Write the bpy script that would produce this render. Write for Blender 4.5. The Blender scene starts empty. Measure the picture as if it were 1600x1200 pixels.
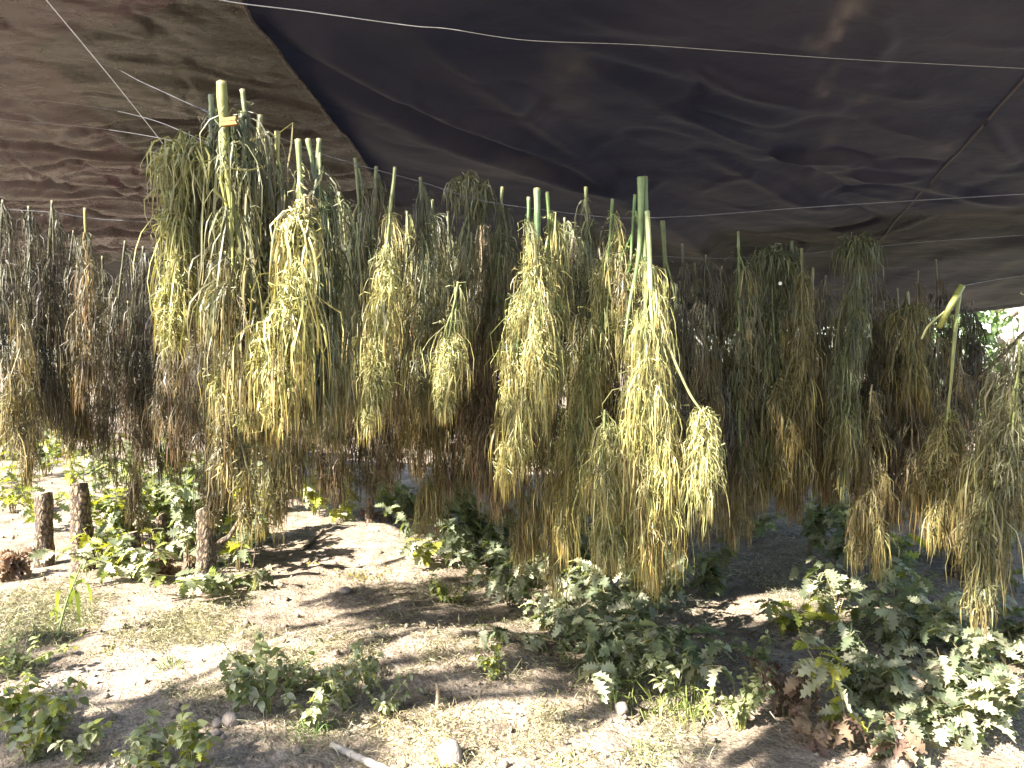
import bpy, math, random
import numpy as np
from mathutils import Matrix, Vector

random.seed(11)
R = np.random.default_rng(7)
C = bpy.context.scene.collection
SC = bpy.context.scene

# ------------------------------------------------------------------ camera, sky, sun, exposure
F = 1155.0                      # focal length in photo pixels (1600 wide)
CAM = np.array([0.0, 0.0, 1.3])
PITCH = math.atan(40 / F)       # looking slightly down
SUN_EL, SUN_AZ = math.radians(38), math.radians(34)   # from the left, a little from behind the camera
SUN = np.array([-math.cos(SUN_EL) * math.cos(SUN_AZ), -math.cos(SUN_EL) * math.sin(SUN_AZ), math.sin(SUN_EL)])

cd = bpy.data.cameras.new('camera')
cam = bpy.data.objects.new('camera', cd); C.objects.link(cam)
cd.sensor_width = 36; cd.lens = 36 * F / 1600
cd.clip_start = 0.05; cd.clip_end = 900
cam.location = CAM
cam.rotation_euler = (math.pi / 2 - PITCH, 0, 0)
SC.camera = cam

w = bpy.data.worlds.new('World'); SC.world = w; w.use_nodes = True
nt = w.node_tree
bg = nt.nodes['Background']
sky = nt.nodes.new('ShaderNodeTexSky'); sky.sky_type = 'NISHITA'; sky.sun_disc = False
sky.sun_elevation = SUN_EL
sky.sun_rotation = math.atan2(SUN[0], SUN[1])
nt.links.new(sky.outputs[0], bg.inputs[0]); bg.inputs[1].default_value = 0.09

sd = bpy.data.lights.new('sun', 'SUN'); sd.energy = 5.0; sd.angle = math.radians(0.55); sd.color = (1.0, 0.945, 0.85)
so = bpy.data.objects.new('sun', sd); C.objects.link(so)
so.rotation_euler = Vector(SUN).to_track_quat('Z', 'Y').to_euler(); so.location = (-6, -2, 8)

SC.view_settings.view_transform = 'Standard'; SC.view_settings.look = 'None'
SC.view_settings.gamma = 1; SC.view_settings.use_curve_mapping = False
SC.view_settings.exposure = 2.9
SC.cycles.max_bounces = 4; SC.cycles.diffuse_bounces = 2; SC.cycles.transmission_bounces = 2; SC.cycles.glossy_bounces = 2
SC.cycles.use_denoising = True; SC.cycles.denoising_input_passes = 'RGB_ALBEDO_NORMAL'; SC.cycles.denoising_prefilter = 'ACCURATE'
SC.cycles.use_adaptive_sampling = True; SC.cycles.adaptive_threshold = 0.015; SC.cycles.adaptive_min_samples = 16

# ------------------------------------------------------------------ helpers
FW = np.array([0, math.cos(PITCH), -math.sin(PITCH)]); UP = np.array([0, math.sin(PITCH), math.cos(PITCH)]); RT = np.array([1.0, 0, 0])
def at(px, py, d):
    return CAM + d * (FW + (px - 800) / F * RT + (600 - py) / F * UP)

def hash2(ix, iy, seed):
    h = np.sin(ix * 127.1 + iy * 311.7 + seed * 74.7) * 43758.5453
    return h - np.floor(h)
def vnoise(x, y, seed=0):
    x = np.asarray(x, float); y = np.asarray(y, float)
    ix = np.floor(x); iy = np.floor(y); fx = x - ix; fy = y - iy
    fx = fx * fx * (3 - 2 * fx); fy = fy * fy * (3 - 2 * fy)
    a = hash2(ix, iy, seed); b = hash2(ix + 1, iy, seed); c = hash2(ix, iy + 1, seed); d = hash2(ix + 1, iy + 1, seed)
    return (a * (1 - fx) + b * fx) * (1 - fy) + (c * (1 - fx) + d * fx) * fy - 0.5
def fbm(x, y, seed=0, octv=4):
    s = 0; a = 1.0; f = 1.0
    for k in range(octv):
        s = s + a * vnoise(x * f, y * f, seed + k * 13.7); a *= 0.5; f *= 2.03
    return s

def ground_h(x, y):
    x = np.asarray(x, float); y = np.asarray(y, float)
    h = 0.16 * fbm(x * 0.35, y * 0.35, 3, 3) + 0.05 * fbm(x * 1.9, y * 1.9, 9, 4)
    h = h + 0.09 * np.exp(-(((x + 0.45) / 0.9) ** 2 + ((y - 3.25) / 0.35) ** 2))      # low mound
    h = h + 0.07 * np.exp(-(((x + 0.8) / 1.0) ** 2 + ((y - 5.2) / 0.8) ** 2))
    h = h - 0.06 * np.exp(-(((x + 1.2) / 1.2) ** 2 + ((y - 2.35) / 0.22) ** 2))
    far = np.clip((np.hypot(x, y) - 14) / 60, 0, 1)
    return h * (1 - far) + far * 0.4 * fbm(x * 0.05, y * 0.05, 5, 3)
def gz(x, y): return float(ground_h(x, y))
def gp(px, py):
    """point of the ground under a place in the view"""
    dr = FW + (px - 800) / F * RT + (600 - py) / F * UP
    t = CAM[2] / max(-dr[2], 1e-3)
    for _ in range(12):
        p = CAM + t * dr
        t = (CAM[2] - gz(p[0], p[1])) / max(-dr[2], 1e-3)
    p = CAM + t * dr
    return np.array([p[0], p[1], gz(p[0], p[1])])

def nrm(v): return v / np.maximum(np.linalg.norm(v, axis=-1, keepdims=True), 1e-9)

def make_mesh(name, verts, quads=None, tris=None, mat=None, col=None, smooth=True):
    me = bpy.data.meshes.new(name)
    verts = np.asarray(verts, np.float32)
    nq = 0 if quads is None else len(quads); ntri = 0 if tris is None else len(tris)
    loops = []
    if nq: loops.append(np.asarray(quads, np.int32).ravel())
    if ntri: loops.append(np.asarray(tris, np.int32).ravel())
    loops = np.concatenate(loops)
    me.vertices.add(len(verts)); me.vertices.foreach_set('co', verts.ravel())
    me.loops.add(len(loops)); me.loops.foreach_set('vertex_index', loops)
    st = np.concatenate([np.arange(nq) * 4, nq * 4 + np.arange(ntri) * 3]).astype(np.int32)
    me.polygons.add(nq + ntri); me.polygons.foreach_set('loop_start', st)
    me.polygons.foreach_set('use_smooth', np.full(nq + ntri, smooth, bool))
    me.update(calc_edges=True); me.validate()
    if col is not None:
        at_ = me.attributes.new('Col', 'FLOAT_COLOR', 'POINT')
        c4 = np.ones((len(verts), 4), np.float32); c4[:, :3] = col
        at_.data.foreach_set('color', c4.ravel())
    if mat: me.materials.append(mat)
    return me

def link(name, data, parent=None, **props):
    o = bpy.data.objects.new(name, data); C.objects.link(o)
    if parent is not None: o.parent = parent
    for k, v in props.items():
        if v is not None: o[k] = v
    return o

def thing(name, label, cat, loc, group=None):
    o = link(name, None, None, label=label, category=cat, group=group)
    o.location = tuple(loc); o.empty_display_size = 0.05
    return o

class Buf:
    """collects geometry for one mesh"""
    def __init__(s): s.v = []; s.q = []; s.t = []; s.c = []; s.n = 0
    def add(s, v, q=None, t=None, c=(1, 1, 1)):
        v = np.asarray(v, float).reshape(-1, 3)
        s.v.append(v)
        if q is not None and len(q): s.q.append(np.asarray(q).reshape(-1, 4) + s.n)
        if t is not None and len(t): s.t.append(np.asarray(t).reshape(-1, 3) + s.n)
        c = np.asarray(c, float)
        s.c.append(np.broadcast_to(c, (len(v), 3)) if c.ndim == 1 else c)
        s.n += len(v)
    def tube(s, path, rad, sides=6, c=(1, 1, 1), cap=True, rib=0.0):
        path = np.asarray(path, float); n = len(path)
        rad = np.broadcast_to(np.asarray(rad, float), (n,))
        tg = nrm(np.gradient(path, axis=0))
        ref = np.array([0.31, 0.95, 0.05]); ref = ref if abs(tg[0] @ ref) < 0.9 else np.array([1.0, 0, 0])
        a = nrm(np.cross(tg, ref)); b = np.cross(tg, a)
        an = np.arange(sides) * 2 * math.pi / sides
        rb = (1 + rib * np.where(np.arange(sides) % 2, -1, 1))[None, :, None]
        v = path[:, None] + rad[:, None, None] * rb * (np.cos(an)[None, :, None] * a[:, None] + np.sin(an)[None, :, None] * b[:, None])
        i = np.arange(n - 1)[:, None] * sides; j = np.arange(sides)[None]; k = (j + 1) % sides
        q = np.stack([i + j, i + k, i + sides + k, i + sides + j], -1).reshape(-1, 4)
        t = []
        V = v.reshape(-1, 3)
        if cap:
            V = np.vstack([V, path[0], path[-1]]); m = n * sides
            t = [(m, (x + 1) % sides, x) for x in range(sides)] + [(m + 1, (n - 1) * sides + x, (n - 1) * sides + (x + 1) % sides) for x in range(sides)]
        c = np.asarray(c, float)
        if c.ndim == 2:
            cc = np.repeat(c, sides, 0)
            c = np.vstack([cc, c[:1], c[-1:]]) if cap else cc
        s.add(V, q, t, c)
    def ribbons(s, P, D, L, W, c, K=4, droop=1.6, curl=0.25, prof=0.75, tipc=None, gdir=(0, 0, -1), rng=R):
        """N curved tapering strips: start P, first direction D, length L, width W, colour c"""
        P = np.asarray(P, float); N = len(P)
        if N == 0: return
        D = nrm(np.asarray(D, float)); L = np.broadcast_to(L, (N,)); W = np.broadcast_to(W, (N,))
        g = np.asarray(gdir, float)
        pos = P.copy(); pts = [pos.copy()]; dirs = [D]
        cv = rng.normal(0, 1, (N, 3)) * np.broadcast_to(np.asarray(curl, float), (N,))[:, None]; ph = rng.uniform(0, 6.28, N)
        for k in range(K):
            t = (k + 0.6) / K
            d = nrm(D * (1 - t) ** 1.3 + g * t * droop * np.ones((N, 1)) + cv * np.sin(ph + t * 7.0)[:, None])
            pos = pos + d * (L / K)[:, None]; pts.append(pos.copy()); dirs.append(d)
        side0 = nrm(np.cross(D + 1e-4, nrm(rng.normal(0, 1, (N, 3)))))
        V = []
        tw = rng.uniform(-1.2, 1.2, N)
        for k in range(K + 1):
            t = k / K
            d = dirs[k]; sd = nrm(side0 - d * np.sum(side0 * d, 1, keepdims=True)); bn = np.cross(d, sd)
            sd = sd * np.cos(tw * t)[:, None] + bn * np.sin(tw * t)[:, None]
            wd = (0.18 + 0.82 * math.sin(math.pi * min(1, t ** prof)) if k < K else 0.06) * W / 2
            V += [pts[k] - sd * wd[:, None], pts[k] + sd * wd[:, None]]
        V = np.stack(V, 1)                                 # N, 2(K+1), 3
        base = (np.arange(N) * 2 * (K + 1))[:, None, None]
        kk = np.arange(K)[None, :, None] * 2
        q = base + kk + np.array([0, 1, 3, 2])[None, None]
        c = np.asarray(c, float); c = np.broadcast_to(c, (N, 3))
        cc = np.repeat(c[:, None], 2 * (K + 1), 1)
        if tipc is not None:
            tt = (np.arange(2 * (K + 1)) // 2 / K)[None, :, None] ** 2
            cc = cc * (1 - tt) + np.broadcast_to(tipc, (N, 3))[:, None] * tt
        s.add(V.reshape(-1, 3), q.reshape(-1, 4), None, cc.reshape(-1, 3))
    def mesh(s, name, mat, org=None, smooth=True):
        v = np.vstack(s.v)
        if org is not None: v = v - np.asarray(org)
        return make_mesh(name, v, np.vstack(s.q) if s.q else None, np.vstack(s.t) if s.t else None, mat, np.vstack(s.c), smooth)

# ------------------------------------------------------------------ materials
def mat_new(name):
    m = bpy.data.materials.new(name); m.use_nodes = True
    t = m.node_tree; t.nodes.clear()
    return m, t, t.nodes.new('ShaderNodeOutputMaterial')
def N_(t, typ, **kw):
    n = t.nodes.new(typ)
    for k, v in kw.items(): setattr(n, k, v)
    return n
def ramp(t, stops):
    r = t.nodes.new('ShaderNodeValToRGB'); e = r.color_ramp.elements
    while len(e) < len(stops): e.new(0.5)
    for el, (p, c) in zip(e, stops): el.position = p; el.color = (*c, 1)
    return r
def noise(t, scale, detail=4, rough=0.55, coord=None, dist=0):
    n = t.nodes.new('ShaderNodeTexNoise'); n.inputs['Scale'].default_value = scale; n.inputs['Detail'].default_value = detail
    n.inputs['Roughness'].default_value = rough; n.inputs['Distortion'].default_value = dist
    if coord is not None: t.links.new(coord, n.inputs['Vector'])
    return n
def mixc(t, a, b, fac, blend='MIX'):
    m = t.nodes.new('ShaderNodeMix'); m.data_type = 'RGBA'; m.blend_type = blend
    for i, x in ((6, a), (7, b)):
        if hasattr(x, 'is_linked'): t.links.new(x, m.inputs[i])
        else: m.inputs[i].default_value = (*x, 1)
    if hasattr(fac, 'is_linked'): t.links.new(fac, m.inputs[0])
    else: m.inputs[0].default_value = fac
    return m.outputs[2]

def leaf_material(name, transl=0.35, rough=0.6, base=None, objvar=0.0, spec=0.25, tboost=(1.25, 1.3, 0.7)):
    m, t, out = mat_new(name)
    if base is None:
        src = N_(t, 'ShaderNodeAttribute', attribute_name='Col').outputs['Color']
    else:
        r = N_(t, 'ShaderNodeRGB'); r.outputs[0].default_value = (*base, 1); src = r.outputs[0]
    tc = N_(t, 'ShaderNodeTexCoord')
    nz = noise(t, 45, 3, 0.6, tc.outputs['Object'])
    rp = ramp(t, [(0.25, (0.62, 0.6, 0.58)), (0.75, (1.35, 1.3, 1.15))]); t.links.new(nz.outputs[0], rp.inputs[0])
    src = mixc(t, src, rp.outputs[0], 0.8, 'MULTIPLY')
    if objvar:
        oi = N_(t, 'ShaderNodeObjectInfo'); hs = N_(t, 'ShaderNodeHueSaturation')
        mr = N_(t, 'ShaderNodeMapRange'); mr.inputs[3].default_value = 1 - objvar; mr.inputs[4].default_value = 1 + objvar * 1.3
        t.links.new(oi.outputs['Random'], mr.inputs[0]); t.links.new(mr.outputs[0], hs.inputs['Value'])
        mh = N_(t, 'ShaderNodeMapRange'); mh.inputs[3].default_value = 0.475; mh.inputs[4].default_value = 0.515
        ml = N_(t, 'ShaderNodeMath', operation='MULTIPLY'); ml.inputs[1].default_value = 7.31
        fr = N_(t, 'ShaderNodeMath', operation='FRACT')
        t.links.new(oi.outputs['Random'], ml.inputs[0]); t.links.new(ml.outputs[0], fr.inputs[0]); t.links.new(fr.outputs[0], mh.inputs[0])
        t.links.new(mh.outputs[0], hs.inputs['Hue']); t.links.new(src, hs.inputs['Color']); src = hs.outputs[0]
    p = N_(t, 'ShaderNodeBsdfPrincipled'); p.inputs['Roughness'].default_value = rough; p.inputs['Specular IOR Level'].default_value = spec
    t.links.new(src, p.inputs['Base Color'])
    tr = N_(t, 'ShaderNodeBsdfTranslucent')
    t.links.new(mixc(t, src, tboost, 1.0, 'MULTIPLY'), tr.inputs['Color'])
    ms = N_(t, 'ShaderNodeMixShader'); ms.inputs[0].default_value = transl
    t.links.new(p.outputs[0], ms.inputs[1]); t.links.new(tr.outputs[0], ms.inputs[2]); t.links.new(ms.outputs[0], out.inputs[0])
    return m

def plain_material(name, stops, scale=8, rough=0.7, bump=0.3, bscale=40, metal=0.0, spec=0.3, attr=False):
    m, t, out = mat_new(name)
    tc = N_(t, 'ShaderNodeTexCoord')
    nz = noise(t, scale, 5, 0.6, tc.outputs['Object'], 0.4)
    rp = ramp(t, stops); t.links.new(nz.outputs[0], rp.inputs[0])
    src = rp.outputs[0]
    if attr: src = mixc(t, src, N_(t, 'ShaderNodeAttribute', attribute_name='Col').outputs['Color'], 1.0, 'MULTIPLY')
    p = N_(t, 'ShaderNodeBsdfPrincipled'); p.inputs['Roughness'].default_value = rough; p.inputs['Metallic'].default_value = metal
    p.inputs['Specular IOR Level'].default_value = spec
    t.links.new(src, p.inputs['Base Color'])
    if bump:
        nb = noise(t, bscale, 5, 0.65, tc.outputs['Object']); b = N_(t, 'ShaderNodeBump'); b.inputs['Strength'].default_value = bump; b.inputs['Distance'].default_value = 0.01
        t.links.new(nb.outputs[0], b.inputs['Height']); t.links.new(b.outputs[0], p.inputs['Normal'])
    t.links.new(p.outputs[0], out.inputs[0])
    return m

def strand_material(name, transl, tboost):
    m, t, out = mat_new(name)
    src = N_(t, 'ShaderNodeAttribute', attribute_name='Col').outputs['Color']
    df = N_(t, 'ShaderNodeBsdfDiffuse'); t.links.new(src, df.inputs['Color'])
    tr = N_(t, 'ShaderNodeBsdfTranslucent'); t.links.new(mixc(t, src, tboost, 1.0, 'MULTIPLY'), tr.inputs['Color'])
    gl = N_(t, 'ShaderNodeBsdfGlossy'); gl.inputs['Roughness'].default_value = 0.5; gl.inputs['Color'].default_value = (1, 1, 1, 1)
    m1 = N_(t, 'ShaderNodeMixShader'); m1.inputs[0].default_value = transl; t.links.new(df.outputs[0], m1.inputs[1]); t.links.new(tr.outputs[0], m1.inputs[2])
    m2 = N_(t, 'ShaderNodeMixShader'); m2.inputs[0].default_value = 0.03; t.links.new(m1.outputs[0], m2.inputs[1]); t.links.new(gl.outputs[0], m2.inputs[2]); t.links.new(m2.outputs[0], out.inputs[0])
    return m
M = {}
M['wilt'] = strand_material('wilted_leaf', 0.26, (1.1, 1.05, 0.75))
M['stalk'] = plain_material('stalk', [(0.3, (0.75, 0.75, 0.7)), (0.7, (1.15, 1.15, 1.0))], 30, 0.45, 0.15, 120, attr=True)
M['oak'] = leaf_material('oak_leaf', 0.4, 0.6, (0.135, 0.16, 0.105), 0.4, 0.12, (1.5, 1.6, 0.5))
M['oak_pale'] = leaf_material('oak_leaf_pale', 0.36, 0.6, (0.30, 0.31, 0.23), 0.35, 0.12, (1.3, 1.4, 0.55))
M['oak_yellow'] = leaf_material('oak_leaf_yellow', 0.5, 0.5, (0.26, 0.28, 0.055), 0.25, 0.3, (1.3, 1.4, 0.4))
M['oak_dry'] = leaf_material('oak_leaf_dry', 0.22, 0.7, (0.165, 0.12, 0.085), 0.35, 0.2, (1.3, 0.9, 0.5))
M['herb'] = leaf_material('herb_leaf', 0.38, 0.6, (0.21, 0.235, 0.13), 0.35, 0.12, (1.4, 1.5, 0.5))
M['grass'] = strand_material('grass_blade', 0.3, (1.2, 1.2, 0.6))
M['crown'] = strand_material('tree_leaf', 0.4, (1.4, 1.5, 0.5))
def bark_material():
    m, t, out = mat_new('bark'); tc = N_(t, 'ShaderNodeTexCoord')
    mp = N_(t, 'ShaderNodeMapping'); mp.inputs['Scale'].default_value = (1, 1, 0.55); t.links.new(tc.outputs['Object'], mp.inputs['Vector'])
    nz = noise(t, 30, 4, 0.6, mp.outputs[0]); mx = mixc(t, mp.outputs[0], nz.outputs['Color'], 0.04)
    v = N_(t, 'ShaderNodeTexVoronoi', feature='DISTANCE_TO_EDGE'); v.inputs['Scale'].default_value = 38; t.links.new(mx, v.inputs['Vector'])
    r = ramp(t, [(0.0, (0.03, 0.022, 0.017)), (0.12, (0.12, 0.085, 0.055)), (0.4, (0.3, 0.225, 0.15))]); t.links.new(v.outputs[0], r.inputs[0])
    rn = ramp(t, [(0.3, (0.6, 0.58, 0.55)), (0.7, (1.3, 1.25, 1.2))]); t.links.new(nz.outputs[0], rn.inputs[0])
    p = N_(t, 'ShaderNodeBsdfPrincipled'); p.inputs['Roughness'].default_value = 0.9; t.links.new(mixc(t, r.outputs[0], rn.outputs[0], 0.9, 'MULTIPLY'), p.inputs['Base Color'])
    b = N_(t, 'ShaderNodeBump'); b.inputs['Strength'].default_value = 1.0; b.inputs['Distance'].default_value = 0.03
    t.links.new(v.outputs[0], b.inputs['Height']); t.links.new(b.outputs[0], p.inputs['Normal']); t.links.new(p.outputs[0], out.inputs[0])
    return m
M['bark'] = bark_material()
M['trunk'] = plain_material('tree_bark', [(0.3, (0.16, 0.13, 0.10)), (0.7, (0.42, 0.37, 0.31))], 5, 0.9, 0.9, 14)
M['cut'] = plain_material('cut_wood', [(0.3, (0.17, 0.12, 0.08)), (0.7, (0.38, 0.29, 0.19))], 14, 0.85, 0.4, 50)
M['stone'] = plain_material('stone', [(0.3, (0.15, 0.12, 0.10)), (0.7, (0.31, 0.26, 0.22))], 12, 0.9, 0.7, 45)
M['stick'] = plain_material('dead_wood', [(0.3, (0.22, 0.19, 0.16)), (0.7, (0.42, 0.37, 0.32))], 18, 0.85, 0.5, 60)
M['string'] = plain_material('string', [(0.3, (0.34, 0.33, 0.32)), (0.7, (0.5, 0.49, 0.48))], 60, 0.4, 0.1, 200)
M['wire'] = plain_material('wire', [(0.3, (0.06, 0.06, 0.07)), (0.7, (0.14, 0.14, 0.15))], 30, 0.35, 0.1, 200)
M['peg'] = plain_material('peg', [(0.3, (0.24, 0.11, 0.025)), (0.7, (0.34, 0.17, 0.045))], 20, 0.6, 0.1, 60)
M['tag'] = plain_material('tag', [(0.3, (0.6, 0.58, 0.5)), (0.7, (0.75, 0.72, 0.64))], 20, 0.6, 0.1, 60)

def ground_material():
    m, t, out = mat_new('dry_soil')
    tc = N_(t, 'ShaderNodeTexCoord'); O = tc.outputs['Object']
    a = noise(t, 1.1, 6, 0.6, O, 0.3); b = noise(t, 9, 6, 0.65, O); c = noise(t, 70, 4, 0.6, O)
    r1 = ramp(t, [(0.3, (0.20, 0.16, 0.12)), (0.52, (0.295, 0.245, 0.192)), (0.72, (0.375, 0.32, 0.262))]); t.links.new(a.outputs[0], r1.inputs[0])
    r2 = ramp(t, [(0.32, (0.42, 0.4, 0.38)), (0.64, (1.2, 1.17, 1.15))]); t.links.new(b.outputs[0], r2.inputs[0])
    r3 = ramp(t, [(0.34, (0.5, 0.48, 0.46)), (0.62, (1.2, 1.18, 1.16))]); t.links.new(c.outputs[0], r3.inputs[0])
    s = mixc(t, r1.outputs[0], r2.outputs[0], 0.8, 'MULTIPLY'); s = mixc(t, s, r3.outputs[0], 0.8, 'MULTIPLY')
    p = N_(t, 'ShaderNodeBsdfPrincipled'); p.inputs['Roughness'].default_value = 0.95; p.inputs['Specular IOR Level'].default_value = 0.1
    t.links.new(s, p.inputs['Base Color'])
    ad = N_(t, 'ShaderNodeMath', operation='ADD'); ml = N_(t, 'ShaderNodeMath', operation='MULTIPLY'); ml.inputs[1].default_value = 0.25
    t.links.new(c.outputs[0], ml.inputs[0]); t.links.new(b.outputs[0], ad.inputs[0]); t.links.new(ml.outputs[0], ad.inputs[1])
    bp = N_(t, 'ShaderNodeBump'); bp.inputs['Strength'].default_value = 0.9; bp.inputs['Distance'].default_value = 0.05
    t.links.new(ad.outputs[0], bp.inputs['Height']); t.links.new(bp.outputs[0], p.inputs['Normal'])
    t.links.new(p.outputs[0], out.inputs[0])
    return m
M['ground'] = ground_material()

def tarp_material(name, dark, dust, rough, tl, tcol, streak=(1, 1, 1), glossv=0.5, bumpy=0.3):
    m, t, out = mat_new(name)
    tc = N_(t, 'ShaderNodeTexCoord')
    mp = N_(t, 'ShaderNodeMapping'); mp.inputs['Scale'].default_value = streak; mp.inputs['Rotation'].default_value = (0, 0, 0.25)
    t.links.new(tc.outputs['Object'], mp.inputs['Vector']); O = mp.outputs[0]
    a = noise(t, 0.9, 6, 0.6, O, 0.2); b = noise(t, 9, 6, 0.7, O, 0.0); wv = noise(t, 420, 2, 0.5, tc.outputs['Object'])
    at_ = N_(t, 'ShaderNodeAttribute', attribute_name='Col')
    r = ramp(t, [(0.36, dark), (0.66, dust)]); t.links.new(a.outputs[0], r.inputs[0])
    r2 = ramp(t, [(0.3, (0.65, 0.65, 0.65)), (0.75, (1.3, 1.28, 1.25))]); t.links.new(b.outputs[0], r2.inputs[0])
    s = mixc(t, r.outputs[0], r2.outputs[0], 0.75, 'MULTIPLY')
    s = mixc(t, s, (0.15, 0.13, 0.115), at_.outputs['Fac'])           # dust smears carried in the attribute
    sp = noise(t, 130, 3, 0.75, tc.outputs['Object']); rs = ramp(t, [(0.62, (0, 0, 0)), (0.72, (1, 1, 1))]); t.links.new(sp.outputs[0], rs.inputs[0])
    ra = ramp(t, [(0.45, (0, 0, 0)), (0.7, (0.32, 0.32, 0.32))]); t.links.new(a.outputs[0], ra.inputs[0])
    fm = N_(t, 'ShaderNodeMath', operation='MULTIPLY'); t.links.new(rs.outputs[0], fm.inputs[0]); t.links.new(ra.outputs[0], fm.inputs[1])
    s = mixc(t, s, (0.10, 0.088, 0.08), fm.outputs[0])              # dried dust specks, also standing in for pinpricks of light
    p = N_(t, 'ShaderNodeBsdfPrincipled'); p.inputs['Specular IOR Level'].default_value = glossv
    rr = N_(t, 'ShaderNodeMapRange'); rr.inputs[3].default_value = rough - 0.1; rr.inputs[4].default_value = rough + 0.16
    t.links.new(b.outputs[0], rr.inputs[0]); t.links.new(rr.outputs[0], p.inputs['Roughness'])
    t.links.new(s, p.inputs['Base Color'])
    cr = noise(t, 3.2, 4, 0.5, O, 0.25)
    ad = N_(t, 'ShaderNodeMath', operation='ADD'); ml = N_(t, 'ShaderNodeMath', operation='MULTIPLY'); ml.inputs[1].default_value = 0.03
    t.links.new(wv.outputs[0], ml.inputs[0]); t.links.new(cr.outputs[0], ad.inputs[0]); t.links.new(ml.outputs[0], ad.inputs[1])
    bp = N_(t, 'ShaderNodeBump'); bp.inputs['Strength'].default_value = bumpy; bp.inputs['Distance'].default_value = 0.05
    t.links.new(ad.outputs[0], bp.inputs['Height']); t.links.new(bp.outputs[0], p.inputs['Normal'])
    tr = N_(t, 'ShaderNodeBsdfTranslucent'); tr.inputs['Color'].default_value = (*tcol, 1)
    ms = N_(t, 'ShaderNodeMixShader'); ms.inputs[0].default_value = tl
    t.links.new(p.outputs[0], ms.inputs[1]); t.links.new(tr.outputs[0], ms.inputs[2]); t.links.new(ms.outputs[0], out.inputs[0])
    return m
M['tarp_black'] = tarp_material('black_tarp', (0.0035, 0.004, 0.010), (0.031, 0.026, 0.033), 0.55, 0.05, (0.02, 0.022, 0.038), (0.8, 1.2, 1), 0.3, 0.3)
M['tarp_brown'] = tarp_material('brown_tarp', (0.005, 0.002, 0.004), (0.0125, 0.0068, 0.0095), 0.24, 0.07, (0.04, 0.013, 0.018), (0.75, 1.3, 1), 0.5, 0.6)
M['tarp_far'] = tarp_material('far_tarp', (0.004, 0.005, 0.010), (0.010, 0.010, 0.015), 0.5, 0.03, (0.02, 0.022, 0.04), (0.5, 1.4, 1))

# ------------------------------------------------------------------ ground
def ground():
    n = 300
    u = np.linspace(-1, 1, n)
    xs = 3.2 * u + 150 * np.sign(u) * np.abs(u) ** 7
    v = np.linspace(0, 1, n)
    ys = -14 * (1 - v) ** 6 + 0.8 + 8.0 * v + 170 * v ** 9
    X, Y = np.meshgrid(xs, ys)
    V = np.stack([X, Y, ground_h(X, Y)], -1)
    near = np.exp(-((X / 4) ** 2 + ((Y - 3.5) / 4) ** 2))
    V[..., 2] += near * (0.022 * fbm(X * 9, Y * 9, 21, 3))
    i = np.arange(n - 1)
    a = (i[:, None] * n + i[None]).ravel()
    q = np.stack([a, a + 1, a + n + 1, a + n], -1)
    link('ground', make_mesh('ground', V.reshape(-1, 3), q, None, M['ground']), None, kind='structure', label='dry sandy tan soil with straw scattered over it')
ground()

# ------------------------------------------------------------------ tarps
def plane_z(P0, gx, gy):
    return lambda x, y: P0[2] + gx * (x - P0[0]) + gy * (y - P0[1])
def hit_plane(px, py, P0, gx, gy):
    dr = FW + (px - 800) / F * RT + (600 - py) / F * UP
    t = (P0[2] + gx * (CAM[0] - P0[0]) + gy * (CAM[1] - P0[1]) - CAM[2]) / (dr[2] - gx * dr[0] - gy * dr[1])
    return CAM + t * dr
def polyline_dist(X, Y, pts):
    best = np.full(X.shape, 1e9); sgn = np.zeros(X.shape); par = np.zeros(X.shape)
    tot = len(pts) - 1
    for k in range(tot):
        a, b = np.array(pts[k][:2]), np.array(pts[k + 1][:2]); ab = b - a; l2 = ab @ ab
        t = np.clip(((X - a[0]) * ab[0] + (Y - a[1]) * ab[1]) / l2, 0, 1)
        dx = X - a[0] - t * ab[0]; dy = Y - a[1] - t * ab[1]; d = np.hypot(dx, dy)
        m = d < best
        best = np.where(m, d, best); sgn = np.where(m, np.sign(ab[0] * dy - ab[1] * dx), sgn); par = np.where(m, (k + t) / tot, par)
    return best, sgn, par
def sheet(corners, nu, nv):
    """bilinear xy grid over four world corners (near-left, near-right, far-right, far-left), edges may be polylines in v"""
    a, b, c, d = [np.array(k[:2], float) for k in corners]
    u = np.linspace(0, 1, nu)[None, :, None]; v = np.linspace(0, 1, nv)[:, None, None]
    return (a * (1 - u) + b * u) * (1 - v) + (d * (1 - u) + c * u) * v
def grid_quads(nv, nu):
    a = (np.arange(nv - 1)[:, None] * nu + np.arange(nu - 1)[None]).ravel()
    return np.stack([a, a + 1, a + nu + 1, a + nu], -1)

def catmull(pts, n=14):
    pts = np.array(pts, float); P = np.vstack([2 * pts[0] - pts[1], pts, 2 * pts[-1] - pts[-2]]); out = []
    for k in range(1, len(P) - 2):
        t = np.linspace(0, 1, n, endpoint=False)[:, None]
        out.append(0.5 * (2 * P[k] + (P[k + 1] - P[k - 1]) * t + (2 * P[k - 1] - 5 * P[k] + 4 * P[k + 1] - P[k + 2]) * t ** 2 + (3 * P[k] - P[k - 1] - 3 * P[k + 1] + P[k + 2]) * t ** 3))
    return np.vstack(out + [P[-2][None]])
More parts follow.
